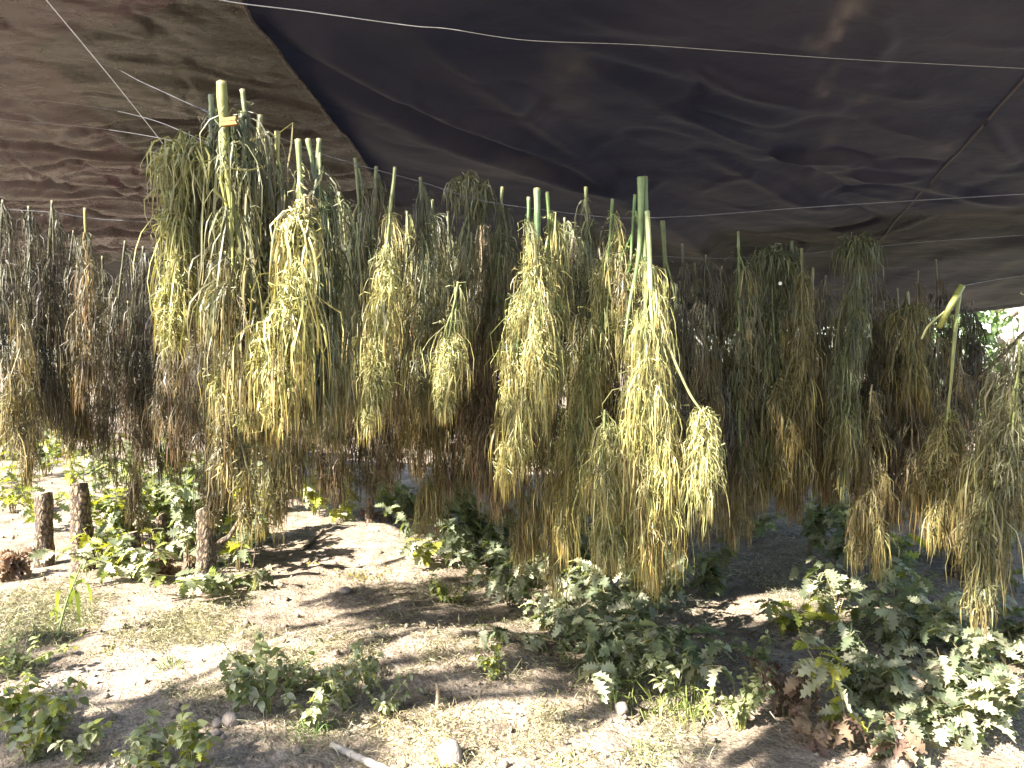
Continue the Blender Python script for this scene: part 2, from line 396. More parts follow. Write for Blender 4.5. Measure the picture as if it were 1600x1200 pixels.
# main black sheet: one sloping plane with sagging folds
A0, AGX, AGY = np.array([0.4, 2.5, 2.62]), 0.0, -0.165
def A(px, py): return hit_plane(px, py, A0, AGX, AGY)
A_FOLDS = [  # view polyline, height, width
    ([(405, 5), (530, 75), (700, 165), (960, 282)], -0.075, 0.10), ([(430, 60), (600, 150), (800, 225), (960, 282)], 0.05, 0.10),
    ([(500, 130), (700, 215), (900, 280), (960, 284)], -0.05, 0.09), ([(960, 282), (1080, 360), (1180, 450)], -0.10, 0.22),
    ([(620, 20), (760, 120), (880, 215), (1000, 310)], -0.04, 0.09), ([(1060, 95), (1170, 140), (1320, 175)], -0.03, 0.05),
    ([(1060, 165), (1200, 240), (1330, 250), (1450, 265)], -0.045, 0.07), ([(1080, 190), (1180, 230), (1340, 305)], 0.03, 0.05),
    ([(1100, 240), (1250, 310), (1320, 330)], -0.03, 0.06), ([(1300, 235), (1370, 255), (1470, 260)], 0.035, 0.05),
    ([(1330, 275), (1440, 285)], -0.035, 0.05), ([(820, 70), (1060, 130), (1200, 170)], 0.02, 0.08), ([(900, 20), (960, 40), (1080, 60)], -0.02, 0.05),
    ([(1380, 15), (1390, 60), (1370, 140)], -0.015, 0.04), ([(1540, 190), (1590, 260)], -0.03, 0.06), ([(1440, 290), (1520, 310), (1600, 320)], -0.03, 0.06),
]
def tarp_black():
    fl = A(575, 262); fl2 = A(330, -40)
    nl = np.array([-1.9, 2.65]); nr = np.array([2.7, 1.6])
    far_l = np.array([-2.4, 6.9]); far_r = np.array([4.4, 4.9])
    nu, nv = 210, 200
    u = np.linspace(0, 1, nu)[None]; v = np.linspace(0, 1, nv)[:, None]
    # unseen front hem cut back on the left to admit sun, far hem bowed
    hem = catmull([(-1.9, 2.65, 0), (-0.95, 2.2, 0), (-0.25, 1.5, 0), (0.6, 1.05, 0), (1.7, 0.85, 0), (2.8, 0.8, 0)], 30); hs = np.linspace(0, 1, len(hem))
    near = np.stack([np.interp(u[0], hs, hem[:, 0]), np.interp(u[0], hs, hem[:, 1])], -1)
    XY = near[None] * (1 - v[..., None]) + (far_l + (far_r - far_l) * u[0][:, None])[None] * v[..., None]
    XY[..., 1] += v * (0.55 * np.sin(math.pi * u) ** 0.8)
    X, Y = XY[..., 0], XY[..., 1]
    Z = A0[2] + AGX * (X - A0[0]) + AGY * (Y - A0[1])
    for pts, h, wd in A_FOLDS:
        d, sg, par = polyline_dist(X, Y, [A(*p) for p in pts])
        k = np.where(sg > 0, 1.0, 2.2)
        Z += h * np.exp(-(d * k / wd) ** 2) * np.sin(np.clip(par * 0.92 + 0.06, 0, 1) * math.pi) ** 0.6
    Xr = X * 0.9 + Y * 0.45; Yr = -X * 0.45 + Y * 0.9
    Z += 0.05 * fbm(Xr * 0.8, Yr * 2.2, 31, 2) + 0.004 * fbm(Xr * 3, Yr * 6, 37, 2)
    rid = np.abs(vnoise(Xr * 2.1 + 0.5 * fbm(X * 2, Y * 2, 3, 2), Yr * 6.3, 41)); Z += -0.012 * np.exp(-(rid / 0.05) ** 2) * (0.4 + vnoise(X, Y, 4))
    r4 = np.abs(vnoise(Xr * 1.5 + 0.7 * fbm(X * 1.5, Y * 1.5, 83, 2), Yr * 4.2 + 0.5 * fbm(X * 2, Y * 2, 85, 2), 87)); Z += 0.02 * np.clip(1 - r4 / 0.09, 0, 1) * np.clip(0.3 + 1.6 * vnoise(X * 0.9, Y * 0.9, 89), 0, 1)
    # the seam side drops where it overlaps the brown sheet
    col = np.zeros(X.shape)
    for (px, py), (sx, sy), am in (((1322, 22), (0.05, 0.04), .5), ((1312, 42), (0.03, 0.07), .45), ((1303, 68), (0.022, 0.07), .4), ((1290, 128), (0.022, 0.05), .4), ((1288, 150), (0.025, 0.035), .35),
                            ((1340, 163), (0.05, 0.02), .35), ((1268, 75), (0.05, 0.03), .3), ((1450, 300), (0.1, 0.05), .3), ((1470, 235), (0.09, 0.06), .25), ((890, 110), (0.12, 0.08), .2), ((880, 170), (0.12, 0.05), .2),
                            ((780, 262), (0.2, 0.08), .3), ((1290, 225), (0.05, 0.05), .3), ((1330, 200), (0.1, 0.04), .2)):
        c = A(px, py)
        dx = (X - c[0] + 0.02 * vnoise(X * 30, Y * 30, 6)) / sx; dy = (Y - c[1] + 0.05 * vnoise(X * 25, Y * 25, 8)) / (sy * 1.8)
        col += am * np.exp(-(dx * dx + dy * dy)) * np.clip(0.7 + 1.1 * fbm(X * 14, Y * 14, 17, 3), 0, 1.3)
    V = np.stack([X, Y, Z], -1)
    col = np.clip(col * 1.5, 0, 0.85)
    t = thing('tarp', 'large black dusty tarpaulin stretched overhead with sagging folds', 'tarp', (X[0, 0], Y[0, 0], 0), 'tarps of the shelter')
    o = t.location
    link('tarp_sheet', make_mesh('tarp_sheet', V.reshape(-1, 3) - np.array(o), grid_quads(nv, nu), None, M['tarp_black'], np.repeat(col.reshape(-1, 1), 3, 1)), t)
    # stitched seam running up the right-hand side
    b = Buf(); p0 = A(1640, 90); p1 = A(1340, 410)
    n = 40; ts = np.linspace(0, 1, n)
    ii = lambda x, y: int(np.argmin((X - x) ** 2 + (Y - y) ** 2))
    cen = []
    for s_ in ts:
        p = p0 * (1 - s_) + p1 * s_; k = ii(p[0], p[1]); cen.append((p[0], p[1], Z.ravel()[k] - 0.005))
    cen = np.array(cen); cen[1:-1, 2] = (cen[:-2, 2] + cen[1:-1, 2] + cen[2:, 2]) / 3
    side = np.cross(nrm(p1 - p0), (0, 0, 1)) * 0.007
    b.add(np.stack([cen - side, cen + side], 1).reshape(-1, 3), [(2 * k, 2 * k + 1, 2 * k + 3, 2 * k + 2) for k in range(n - 1)], None, (0.42, 0.42, 0.42))
    link('seam', b.mesh('seam', M['tarp_black'], o), t)
    # folded hem along the far right
    b = Buf(); b.tube(np.stack([X[-1, ::6], Y[-1, ::6], Z[-1, ::6] - 0.01], -1), 0.014, 6, (0.3, 0.3, 0.3))
    link('hem', b.mesh('hem', M['tarp_black'], o), t)
tarp_black()

def tarp_brown():
    B0, gx, gy = np.array([-1.0, 2.6, 2.50]), 0.03, -0.085
    Bp = lambda px, py: hit_plane(px, py, B0, gx, gy)
    e = [Bp(*p) for p in ((372, -30), (395, 12), (440, 68), (500, 150), (545, 205), (585, 262), (640, 330))]
    nu, nv = 230, 240
    v = np.linspace(0, 1, nv)
    er = np.array([p[:2] for p in e]); s = np.linspace(0, 1, len(e))
    right = np.stack([np.interp(v, s, er[:, 0]), np.interp(v, s, er[:, 1])], -1)
    left = np.stack([np.interp(v, [0, 1], [-2.0, -5.9]), np.interp(v, [0, 1], [2.3, 7.4])], -1)
    u = np.linspace(0, 1, nu)[None, :, None]
    XY = left[:, None] * (1 - u) + right[:, None] * u
    X, Y = XY[..., 0], XY[..., 1]
    Z = B0[2] + gx * (X - B0[0]) + gy * (Y - B0[1])
    U = np.linspace(0, 1, nu)[None]; Vv = v[:, None]
    # crumpled: stretched in long creases fanning toward the camera-left corner
    Xr = X * 0.85 + Y * 0.2; Yr = Y - 0.12 * X
    ed = 1 - U ** 5 * 0.85
    Z += ed * (0.09 * fbm(Xr * 0.7, Yr * 1.5, 51, 3) + 0.03 * fbm(Xr * 2.2, Yr * 2.9, 53, 4))
    wz = np.clip((Vv - 0.1) / 0.5, 0.3, 1) * ed
    r1 = np.abs(vnoise(Xr * 1.6 + 1.0 * fbm(X * 2, Y * 2, 7, 2), Yr * 3.4 + 0.8 * fbm(X * 1.5, Y * 1.5, 9, 2), 55)); Z += wz * 0.05 * np.clip(1 - r1 / 0.13, 0, 1)
    r2 = np.abs(vnoise(Xr * 3.4 + 1.2 * fbm(X * 3, Y * 3, 8, 2), Yr * 5.5 + Xr * 1.2 + 1.2 * fbm(X * 2, Y * 2, 18, 2), 57)); Z += wz * 0.034 * np.clip(1 - r2 / 0.16, 0, 1)
    r3 = np.abs(vnoise(Xr * 6 + 1.4 * fbm(X * 4, Y * 4, 28, 2) + Yr * 2, Yr * 9 - Xr * 3, 59)); Z += wz * 0.02 * np.clip(1 - r3 / 0.18, 0, 1)
    Z += 0.006 * np.exp(-(((1 - U) * 8) ** 2)) * np.sin(Vv * 30)
    Z -= 0.05
    col = np.clip(0.10 * (fbm(X * 3, Y * 6, 61, 3) - 0.1), 0, 0.3)
    t = thing('tarp', 'crumpled shiny brown plastic tarpaulin over the left side', 'tarp', (X[0, 0], Y[0, 0], 0), 'tarps of the shelter')
    link('tarp_sheet', make_mesh('tarp_sheet', np.stack([X, Y, Z], -1).reshape(-1, 3) - np.array(t.location), grid_quads(nv, nu), None, M['tarp_brown'], np.repeat(col.reshape(-1, 1), 3, 1)), t)
    b = Buf(); b.tube(np.stack([X[::6, -1], Y[::6, -1], Z[::6, -1] - 0.004], -1), 0.008, 5, (0.25, 0.25, 0.25))
    link('hem', b.mesh('hem', M['tarp_brown'], t.location), t)
tarp_brown()

def tarp_far():
    nu, nv = 200, 70
    u = np.linspace(0, 1, nu)[None]; v = np.linspace(0, 1, nv)[:, None]
    X = -5.6 + 10.4 * u + 0 * v; Y = 5.4 - 1.3 * np.clip(u - .4, 0, 1) ** 1.5 * 2 + 0.8 * np.clip(.5 - u, 0, 1) * 2 + 2.3 * v + 0 * u
    Z = 2.42 - 0.05 * u - (0.98 - 0.45 * u ** 3) * v - 0.05 * np.sin(u * 3.0) + 0.05 * fbm(X * 1.2, Y * 1.2, 71, 3) + 0.02 * fbm(X * 5, Y * 2, 73, 3)
    t = thing('tarp', 'dark navy tarpaulin hanging low at the back behind the plants', 'tarp', (X[0, 0], Y[0, 0], 0), 'tarps of the shelter')
    link('tarp_sheet', make_mesh('tarp_sheet', np.stack([X, Y, Z], -1).reshape(-1, 3) - np.array(t.location), grid_quads(nv, nu), None, M['tarp_far'], np.zeros((nu * nv, 3))), t)
    b = Buf(); b.tube(np.stack([X[-1, ::6], Y[-1, ::6], Z[-1, ::6]], -1), 0.02, 6, (0.5, 0.5, 0.5))
    link('hem', b.mesh('hem', M['tarp_far'], t.location), t)
tarp_far()

# ------------------------------------------------------------------ strings and wires
def line(name, label, pts, rad, mat):
    p = catmull([at(*q) for q in pts]); b = Buf(); b.tube(p, np.linspace(rad[0], rad[1], len(p)) if isinstance(rad, tuple) else rad, 5)
    link(name, b.mesh(name, M[mat], p[0]), None, label=label, category=name, group='lines strung under the tarps').location = tuple(p[0])
line('string', 'thick white string crossing the top under the black tarp', [(250, -30, 1.9), (345, 0, 1.95), (480, 18, 2.0), (640, 40, 2.1), (700, 45, 2.15), (825, 63, 2.25), (1000, 70, 2.35), (1170, 82, 2.4), (1350, 94, 2.4), (1620, 108, 2.35)], (0.0016, 0.0005), 'string')
line('string', 'thin taut white string slanting down to the tall left plants', [(60, -15, 1.5), (180, 130, 1.6), (275, 252, 1.72), (300, 300, 1.75)], 0.0008, 'string')
line('wire', 'uppermost of three faint wires behind the tall left plants', [(-20, 70, 2.9), (150, 98, 2.6), (225, 130, 2.3), (330, 178, 2.0)], 0.0008, 'wire')
line('wire', 'middle of three faint wires behind the tall left plants', [(-20, 150, 3.1), (120, 163, 2.7), (230, 185, 2.4), (330, 225, 2.0)], 0.0008, 'wire')
line('wire', 'lowest of three faint wires behind the tall left plants', [(-20, 185, 3.2), (130, 198, 2.7), (240, 214, 2.3), (330, 236, 1.9)], 0.0008, 'wire')
line('wire', 'main wire dipping behind the tallest bright plant', [(300, 165, 1.6), (400, 200, 1.7), (500, 240, 1.9), (590, 266, 2.1), (660, 285, 2.2), (750, 313, 2.3), (850, 328, 2.35), (960, 340, 2.4), (1075, 338, 2.45), (1250, 325, 2.4), (1420, 314, 2.3), (1620, 302, 2.2)], 0.0014, 'wire')
line('wire', 'wire holding the green plants on the right at mid height', [(860, 396, 3.0), (1020, 400, 3.05), (1120, 404, 3.1), (1240, 398, 3.1), (1330, 389, 3.0), (1450, 378, 2.9), (1620, 366, 2.8)], 0.0014, 'wire')
line('wire', 'low back wire holding the brown plants on the right', [(1080, 452, 3.6), (1130, 460, 3.7), (1260, 472, 3.8), (1340, 477, 3.8), (1440, 479, 3.7), (1620, 478, 3.5)], 0.0014, 'wire')
line('wire', 'wire holding the dark plants at the far left', [(-20, 326, 2.75), (80, 332, 2.8), (150, 342, 2.85), (265, 348, 2.9), (330, 352, 2.9)], 0.0016, 'wire')
line('wire', 'short slack wire rising to the right tarp hem', [(1500, 448, 3.0), (1540, 440, 3.1), (1620, 428, 3.2)], 0.0016, 'wire')

# ------------------------------------------------------------------ hanging plants
PAL = {  # top, middle, bottom, accent, accent share
    'G': ((0.112, 0.113, 0.06), (0.127, 0.116, 0.046), (0.14, 0.117, 0.045), (0.21, 0.20, 0.10), 0.18),
    'L': ((0.105, 0.112, 0.055), (0.12, 0.122, 0.047), (0.15, 0.138, 0.048), (0.10, 0.118, 0.06), 0.2),
    'P': ((0.225, 0.215, 0.085), (0.195, 0.185, 0.062), (0.18, 0.15, 0.046), (0.31, 0.285, 0.125), 0.26),  # paler plants, partly sunlight put into the colour
    'Y': ((0.145, 0.135, 0.06), (0.155, 0.132, 0.045), (0.16, 0.125, 0.04), (0.25, 0.205, 0.075), 0.2),
    'B': ((0.098, 0.088, 0.05), (0.102, 0.08, 0.04), (0.118, 0.088, 0.038), (0.15, 0.095, 0.05), 0.12),
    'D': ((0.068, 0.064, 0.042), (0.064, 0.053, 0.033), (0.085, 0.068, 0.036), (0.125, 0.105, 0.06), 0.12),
    'T': ((0.125, 0.105, 0.048), (0.135, 0.108, 0.043), (0.17, 0.145, 0.048), (0.23, 0.195, 0.08), 0.2),
}
STEMC = {'G': (0.14, 0.15, 0.075), 'L': (0.13, 0.15, 0.075), 'P': (0.17, 0.19, 0.08), 'Y': (0.16, 0.155, 0.07), 'B': (0.12, 0.095, 0.055), 'D': (0.085, 0.078, 0.05), 'T': (0.13, 0.11, 0.06)}
def pal_col(pal, t, n, rng):
    a, b, c, acc, pr = PAL[pal]
    a, b, c, acc = map(np.array, (a, b, c, acc))
    t = np.clip(np.broadcast_to(t, (n,)) + rng.normal(0, 0.12, n), 0, 1)[:, None]
    col = np.where(t < 0.5, a + (b - a) * t * 2, b + (c - b) * (t - 0.5) * 2)
    col = np.where(rng.random((n, 1)) < pr, acc, col)
    return col * (1.02 if pal == 'P' else 0.8) * rng.lognormal(0, 0.26, (n, 1)) * rng.normal(1, 0.05, (n, 3))  # P lifted to paint extra sunlit contrast into the leaf colour

def hanging_plant(xt, yt, yf, yb, d, wpx, xb, pal, label, group=None, dens=1.0, stem=0.0062, cola=0.35, leafw=1.0, long=1.0, stemcol=None, bare=None, head=False, name='hanging_plant'):
    rng = np.random.default_rng(int(xt * 7 + yt * 13 + yb)); stemcol = stemcol or STEMC[pal]; leafw = leafw ** 0.55; wpx = wpx * 1.12
    if 285 < xt < 510 and d < 1.8: d *= 0.88
    stem *= 0.82
    T = at(xt, yt, d); B = at(xb, yb, d); L = np.linalg.norm(B - T); W = wpx * d / F
    tf = (yf - yt) / (yb - yt)
    root = thing(name, label, 'plant', T, group)
    if yt >= 398 and yt + 30 > yf: stem = 0.0035
    # stem
    n = 16; ts = np.linspace(0, 1, n) ** 1.5 * 0.86
    sway = np.cumsum(rng.normal(0, 0.0055, (n, 3)), 0) * ts[:, None]; sway[:, 2] = 0
    ux = (B - T)[0]
    path = T + (B - T) * ts[:, None] + sway
    if bare is None:
        path[:, 0] = T[0] + ux * ts ** 1.25 + sway[:, 0] + rng.normal(0, 0.4) * 0.04 * np.sin(ts * 4)
    rad = stem * (1 - 0.78 * ts / 0.86) * rng.uniform(0.88, 1.12, n)
    sc = np.array(stemcol) * rng.lognormal(0, 0.12)
    cs = sc * np.ones((n, 1)) * rng.lognormal(0, 0.12, (n, 1)); cs[0] = (0.18, 0.15, 0.085); cs = cs * 0.85
    b = Buf(); b.tube(path, rad, 10, cs, rib=0.13)
    link('stem', b.mesh('stem', M['stalk'], T), root)
    def stem_at(t): return np.array([np.interp(t, ts, path[:, k]) for k in range(3)]).T
    def half(t):
        q = np.clip((t - tf) / (1 - tf), 0, 1)
        return W / 2 * (0.22 + 0.78 * np.clip(q / 0.38, 0, 1) ** 0.9) * (1 - 0.72 * np.clip((q - 0.6) / 0.4, 0, 1) ** 1.4)
    nb = int(np.clip(round(4 + L * 5), 5, 10))
    nodes_tot = int(104 * dens * L * (0.45 + W / 0.16))
    near = d < 3.2
    wl = (1.0 if near else 1.35) * leafw
    for j in range(nb):
        q = (j + rng.uniform(0.0, 0.7)) / nb
        t0 = max(0.02, tf - 0.035) + (0.82 - tf) * q if tf < 0.78 else tf
        if j == 0: t0 = max(0.02, tf - 0.03)
        ln = min(1 - t0, rng.uniform(0.18, 0.56)) * L * 0.95
        az = j * 2.4 + rng.uniform(-0.5, 0.5)
        out = np.array([math.cos(az), 0.8 * math.sin(az), 0])
        ns = 9; s = np.linspace(0, 1, ns)[:, None]
        Rr = half(t0 + ln / L * 0.5) * rng.uniform(0.25, 0.85)
        S0 = stem_at(t0); S1 = stem_at(min(0.86, t0 + ln / L)) + (B - T) * max(0, t0 + ln / L - 0.86)
        bp = S0 + (S1 - S0) * s + out * Rr * (1 - np.exp(-3.2 * s)) * (1 - 0.25 * s)
        bp[:, :2] += np.cumsum(rng.normal(0, 0.004, (ns, 2)), 0)
        bb = Buf(); br = 0.0034 * (1 - 0.7 * s[:, 0]) * (0.8 + stem / 0.02)
        bb.tube(bp, br, 5, sc * 1.15, False)
        bo = link('branch', bb.mesh('branch', M['stalk'], T), root)
        # wilted leaves along the branch, in tufts
        lb = Buf()
        nn = max(5, int(nodes_tot / nb * rng.uniform(0.75, 1.25)))
        sn = np.sort(rng.uniform(0.0, 1.0, nn) ** (1.4 if j == 0 else 0.9))
        sn = np.clip(np.round(sn * 6 + rng.uniform(-.2, .2)) / 6, 0, 1) * 0.68 + sn * 0.32                # gather into knots
        NP = np.stack([np.interp(sn, s[:, 0], bp[:, k]) for k in range(3)], -1)
        tt = t0 + sn * ln / L
        a2 = az + rng.normal(0, 1.3, nn)
        od = np.stack([np.cos(a2), np.sin(a2), np.zeros(nn)], -1)
        pl = rng.uniform(0.008, 0.034, nn)
        updir = nrm(od + np.array([0, 0, 1.0]) * rng.uniform(-0.5, 0.65, (nn, 1)))
        hw = half(tt)[:, None]
        NE = NP + updir * pl[:, None] * np.clip(hw / 0.06, 0.35, 1.2)
        pc = pal_col(pal, (tt - tf) / (1 - tf), nn, rng)
        lb.ribbons(NP, updir, pl * 1.15, np.full(nn, 0.0028 * wl), pc * 1.1, 2, 0.5, 0.1, 0.5, rng=rng)
        nl = rng.integers(6, 12, nn); idx = np.repeat(np.arange(nn), nl); m = len(idx)
        LL = rng.uniform(0.06, 0.19, m) * np.repeat(rng.uniform(0.6, 1.25, nn), nl) * long
        LL = np.minimum(LL, np.maximum(0.04, (1.05 - tt[idx]) * L + 0.02) * rng.uniform(0.5, 1.2, m))
        tq = np.clip((tt[idx] - tf) / (1 - tf), 0, 1)[:, None]
        D = 0.42 * (1 - 0.75 * tq) * od[idx] + rng.normal(0, 0.3, (m, 3)) + np.array([0, 0, -0.6])
        cu = np.where(rng.random(m) < 0.12, 0.95, 0.33)
        cc = pc[idx] * rng.lognormal(0, 0.2, (m, 1))
        ww = rng.uniform(0.0013, 0.0034, m) * wl * np.where(rng.random(m) < 0.07, 2.1, 1.0)
        lb.ribbons(NE[idx] + rng.normal(0, 0.004, (m, 3)), D, LL, ww, cc, 5 if d < 1.7 else (4 if d < 2.6 else 3), 3.0, cu, 0.8, cc * np.array([1.15, 0.98, 0.8]), rng=rng)
        # small curled bits that roughen the outline
        nf = int(nn * (4 if near else 1.5)); fi = rng.integers(0, nn, nf); fd = nrm(rng.normal(0, 1, (nf, 3)))
        lb.ribbons(NP[fi] + fd * np.minimum(hw[fi], 0.05) * rng.uniform(0.2, 0.9, (nf, 1)), fd + np.array([0, 0, -0.2]), rng.uniform(0.02, 0.06, nf), rng.uniform(0.0014, 0.003, nf) * wl, pc[fi] * rng.lognormal(0.1, 0.25, (nf, 1)), 3, 0.9, 1.0, 0.8, rng=rng)
        # flower heads: dense short curled bracts
        if rng.random() < cola * 1.6:
            for _ in range(rng.integers(1, 3)):
                s0 = rng.uniform(0.15, 0.75); cl = rng.uniform(0.25, 0.45); nc = int(200 * dens * (1.0 if near else 0.5))
                sc_ = s0 + cl * rng.random(nc); CP = np.stack([np.interp(sc_, s[:, 0], bp[:, k]) for k in range(3)], -1)
                dv = nrm(rng.normal(0, 1, (nc, 3))); rr = rng.uniform(0.006, 0.03, nc)[:, None] * np.clip(hw.mean() / 0.07, 0.5, 1.2)
                pcc = pal_col(pal, 0.2, nc, rng) * 1.15
                lb.ribbons(CP + dv * rr, dv + np.array([0, 0, -0.4]), rng.uniform(0.02, 0.06, nc), rng.uniform(0.0016, 0.0034, nc) * wl, pcc, 3, 1.3, 0.9, 0.8, rng=rng)
        link('wilted_leaves', lb.mesh('wilted_leaves', M['wilt'], T), bo, kind='stuff')
    if head:    # a folded-over bushy top with no bare stem showing
        hb = Buf(); nc = 380
        dv = nrm(rng.normal(0, 1, (nc, 3)) + np.array([0, 0, 0.7])); cpt = stem_at(tf + 0.02) + dv * np.array([W * 0.36, W * 0.3, 0.045]) * rng.uniform(0.3, 1, (nc, 1))
        hb.ribbons(cpt, dv + rng.normal(0, 0.4, (nc, 3)), rng.uniform(0.05, 0.15, nc), rng.uniform(0.0018, 0.0045, nc) * wl, pal_col(pal, 0.15, nc, rng), 5, 2.4, 0.4, 0.8, rng=rng)
        link('folded_top', hb.mesh('folded_top', M['wilt'], T), root, kind='stuff')
    return root

HP = hanging_plant
gL, gC, gR = 'plants drying at the left', 'plants drying on the main wire', 'plants drying on the right wires'
# dark rows, far left
HP(5, 312, 330, 700, 2.7, 75, 12, 'D', 'dark brown dried plant hanging at the left frame edge', gL, cola=.2)
HP(45, 322, 340, 655, 2.8, 55, 40, 'D', 'dark plant second from the left frame edge', gL, cola=.1)
HP(82, 313, 335, 670, 2.8, 70, 85, 'D', 'dark plant with kinked stalk left of the rusty orange stalk', gL, cola=.1)
HP(133, 325, 372, 620, 2.75, 50, 140, 'B', 'rusty orange stalked plant alone against the crumpled brown tarp', gL, stemcol=(0.26, 0.16, 0.06), cola=.1)
HP(196, 376, 398, 700, 3.1, 75, 180, 'D', 'dark leaning plant right of the rusty orange stalk', gL, cola=.1)
HP(224, 385, 405, 690, 3.0, 70, 235, 'D', 'dark plant next to the tall left bunch', gL, cola=.1)
HP(28, 470, 480, 745, 2.5, 62, 40, 'T', 'yellowish tail hanging lowest at the left frame edge', gL)
HP(100, 470, 490, 725, 3.1, 40, 118, 'Y', 'sunlit yellow tail hanging above the left stumps', gL)
HP(160, 400, 430, 700, 3.3, 75, 150, 'D', 'dark plant hanging behind the rusty orange stalk', gL, cola=.1)
HP(60, 430, 450, 690, 3.3, 70, 65, 'D', 'dark plant in the back row at far left', gL, cola=.1)
HP(200, 470, 490, 805, 2.9, 62, 200, 'B', 'narrow brown plant reaching down above the cut stumps', gL)
HP(262, 430, 450, 715, 2.6, 80, 265, 'B', 'brown plant under the pale clump of the left bunch', gL)
# tall bunch, left
HP(330, 148, 165, 470, 1.75, 75, 318, 'G', 'grey green plant at the top left of the tall bunch', gC, leafw=1.2)
HP(292, 235, 250, 545, 1.7, 62, 278, 'P', 'plant with pale rounded clump on the left flank of the tall bunch', gC, cola=.9, head=True)
HP(347, 128, 190, 610, 1.6, 105, 345, 'G', 'plant with the tallest thick yellow stalk in the left bunch', gC, leafw=1.35, stem=0.0115, stemcol=(0.19, 0.185, 0.06), long=1.2)
HP(379, 140, 190, 600, 1.65, 90, 385, 'G', 'plant with slim bare stalk right of the tallest thick stalk', gC, leafw=1.2)
HP(407, 180, 222, 590, 1.7, 72, 410, 'Y', 'yellowing plant in the middle of the tall left bunch', gC, leafw=1.3, cola=.4)
HP(434, 205, 260, 640, 1.7, 80, 440, 'Y', 'plant with dry orange leaf stalks in the tall left bunch', gC, leafw=1.2, stemcol=(0.2, 0.19, 0.07))
HP(466, 218, 285, 655, 1.5, 84, 452, 'P', 'bright pale yellow plant with a rounded sunlit head in the left bunch', gC, cola=1.0, leafw=1.25)
HP(481, 217, 262, 600, 1.75, 60, 486, 'L', 'green plant between the sunlit head and the long green leaflets', gC, leafw=1.2)
HP(499, 217, 252, 660, 1.75, 72, 512, 'L', 'green plant with long smooth drooping leaflets', gC, leafw=1.7, long=1.5, cola=.1)
HP(352, 400, 420, 660, 1.75, 85, 372, 'P', 'pale green lower tuft beneath the tall left bunch', gC, cola=.6, leafw=1.15)
HP(330, 380, 400, 800, 2.4, 62, 320, 'B', 'reddish brown plant hanging over the split stump', gL)
HP(362, 480, 500, 835, 2.0, 42, 368, 'T', 'straw coloured narrow tail under the tall left bunch', gC, cola=.5)
HP(430, 470, 490, 825, 2.3, 66, 436, 'T', 'brown brush shaped tail beside the straw coloured tail', gC)
HP(400, 430, 450, 700, 2.1, 90, 400, 'Y', 'amber plant behind the tall left bunch', gC)
# main wire, centre
HP(555, 247, 275, 650, 2.2, 62, 548, 'G', 'small dull plant just left of the twin stalks on the main wire', gC)
HP(588, 260, 285, 640, 2.2, 72, 578, 'G', 'grey green plant with forked stalk on the main wire', gC)
HP(617, 261, 345, 665, 2.1, 58, 592, 'P', 'slim sunlit pale plant with two fluffy swellings', gC, cola=.9)
HP(657, 277, 300, 650, 2.25, 82, 665, 'G', 'olive plant with many bent branches right of the slim sunlit plant', gC)
HP(676, 312, 345, 640, 2.5, 70, 690, 'G', 'plant with a short dull stub behind the olive plant', gC)
HP(733, 285, 292, 560, 2.4, 62, 722, 'G', 'bushy topped plant folded over the wire without bare stalk', gC, head=True)
HP(716, 440, 455, 645, 2.1, 34, 698, 'P', 'small bright yellow sunlit tuft hanging alone', gC, cola=1.0)
HP(785, 292, 318, 560, 2.45, 55, 775, 'G', 'dull plant with curled stalk left of the three green stalks', gC)
HP(770, 400, 415, 760, 2.5, 70, 755, 'B', 'brown plant behind the big sunlit plant', gC)
HP(826, 308, 360, 750, 2.15, 70, 790, 'P', 'left one of three sunlit plants with green stalks', gC, cola=.9, stemcol=(0.11, 0.165, 0.075), dens=1.2)
HP(839, 294, 380, 700, 2.15, 84, 828, 'P', 'middle one of three sunlit plants with thick green stalk', gC, cola=.8, stem=0.0115, stemcol=(0.11, 0.165, 0.075))
HP(855, 300, 345, 640, 2.2, 60, 850, 'P', 'right one of three sunlit plants with rounded knob', gC, cola=.9, stemcol=(0.15, 0.22, 0.07))
HP(915, 292, 322, 640, 2.45, 66, 905, 'G', 'dark olive plant between the sunlit groups', gC)
HP(957, 311, 345, 640, 2.3, 66, 925, 'P', 'plant with pinkish fluffy sunlit tip', gC, cola=.9, stemcol=(0.15, 0.2, 0.07))
HP(992, 304, 340, 640, 2.3, 64, 972, 'Y', 'yellow plant with short green stalk left of the tallest bright plant', gC, cola=.8, stemcol=(0.12, 0.2, 0.07))
HP(922, 500, 515, 860, 2.25, 62, 888, 'P', 'pale ragged plant left of the tallest bright plant', gC, cola=.6)
BIG = HP(1007, 276, 430, 885, 2.05, 118, 1000, 'P', 'largest bright sunlit plant with thick split green stalk', gC, cola=1.0, stem=0.0105, stemcol=(0.15, 0.2, 0.085), dens=1.35)
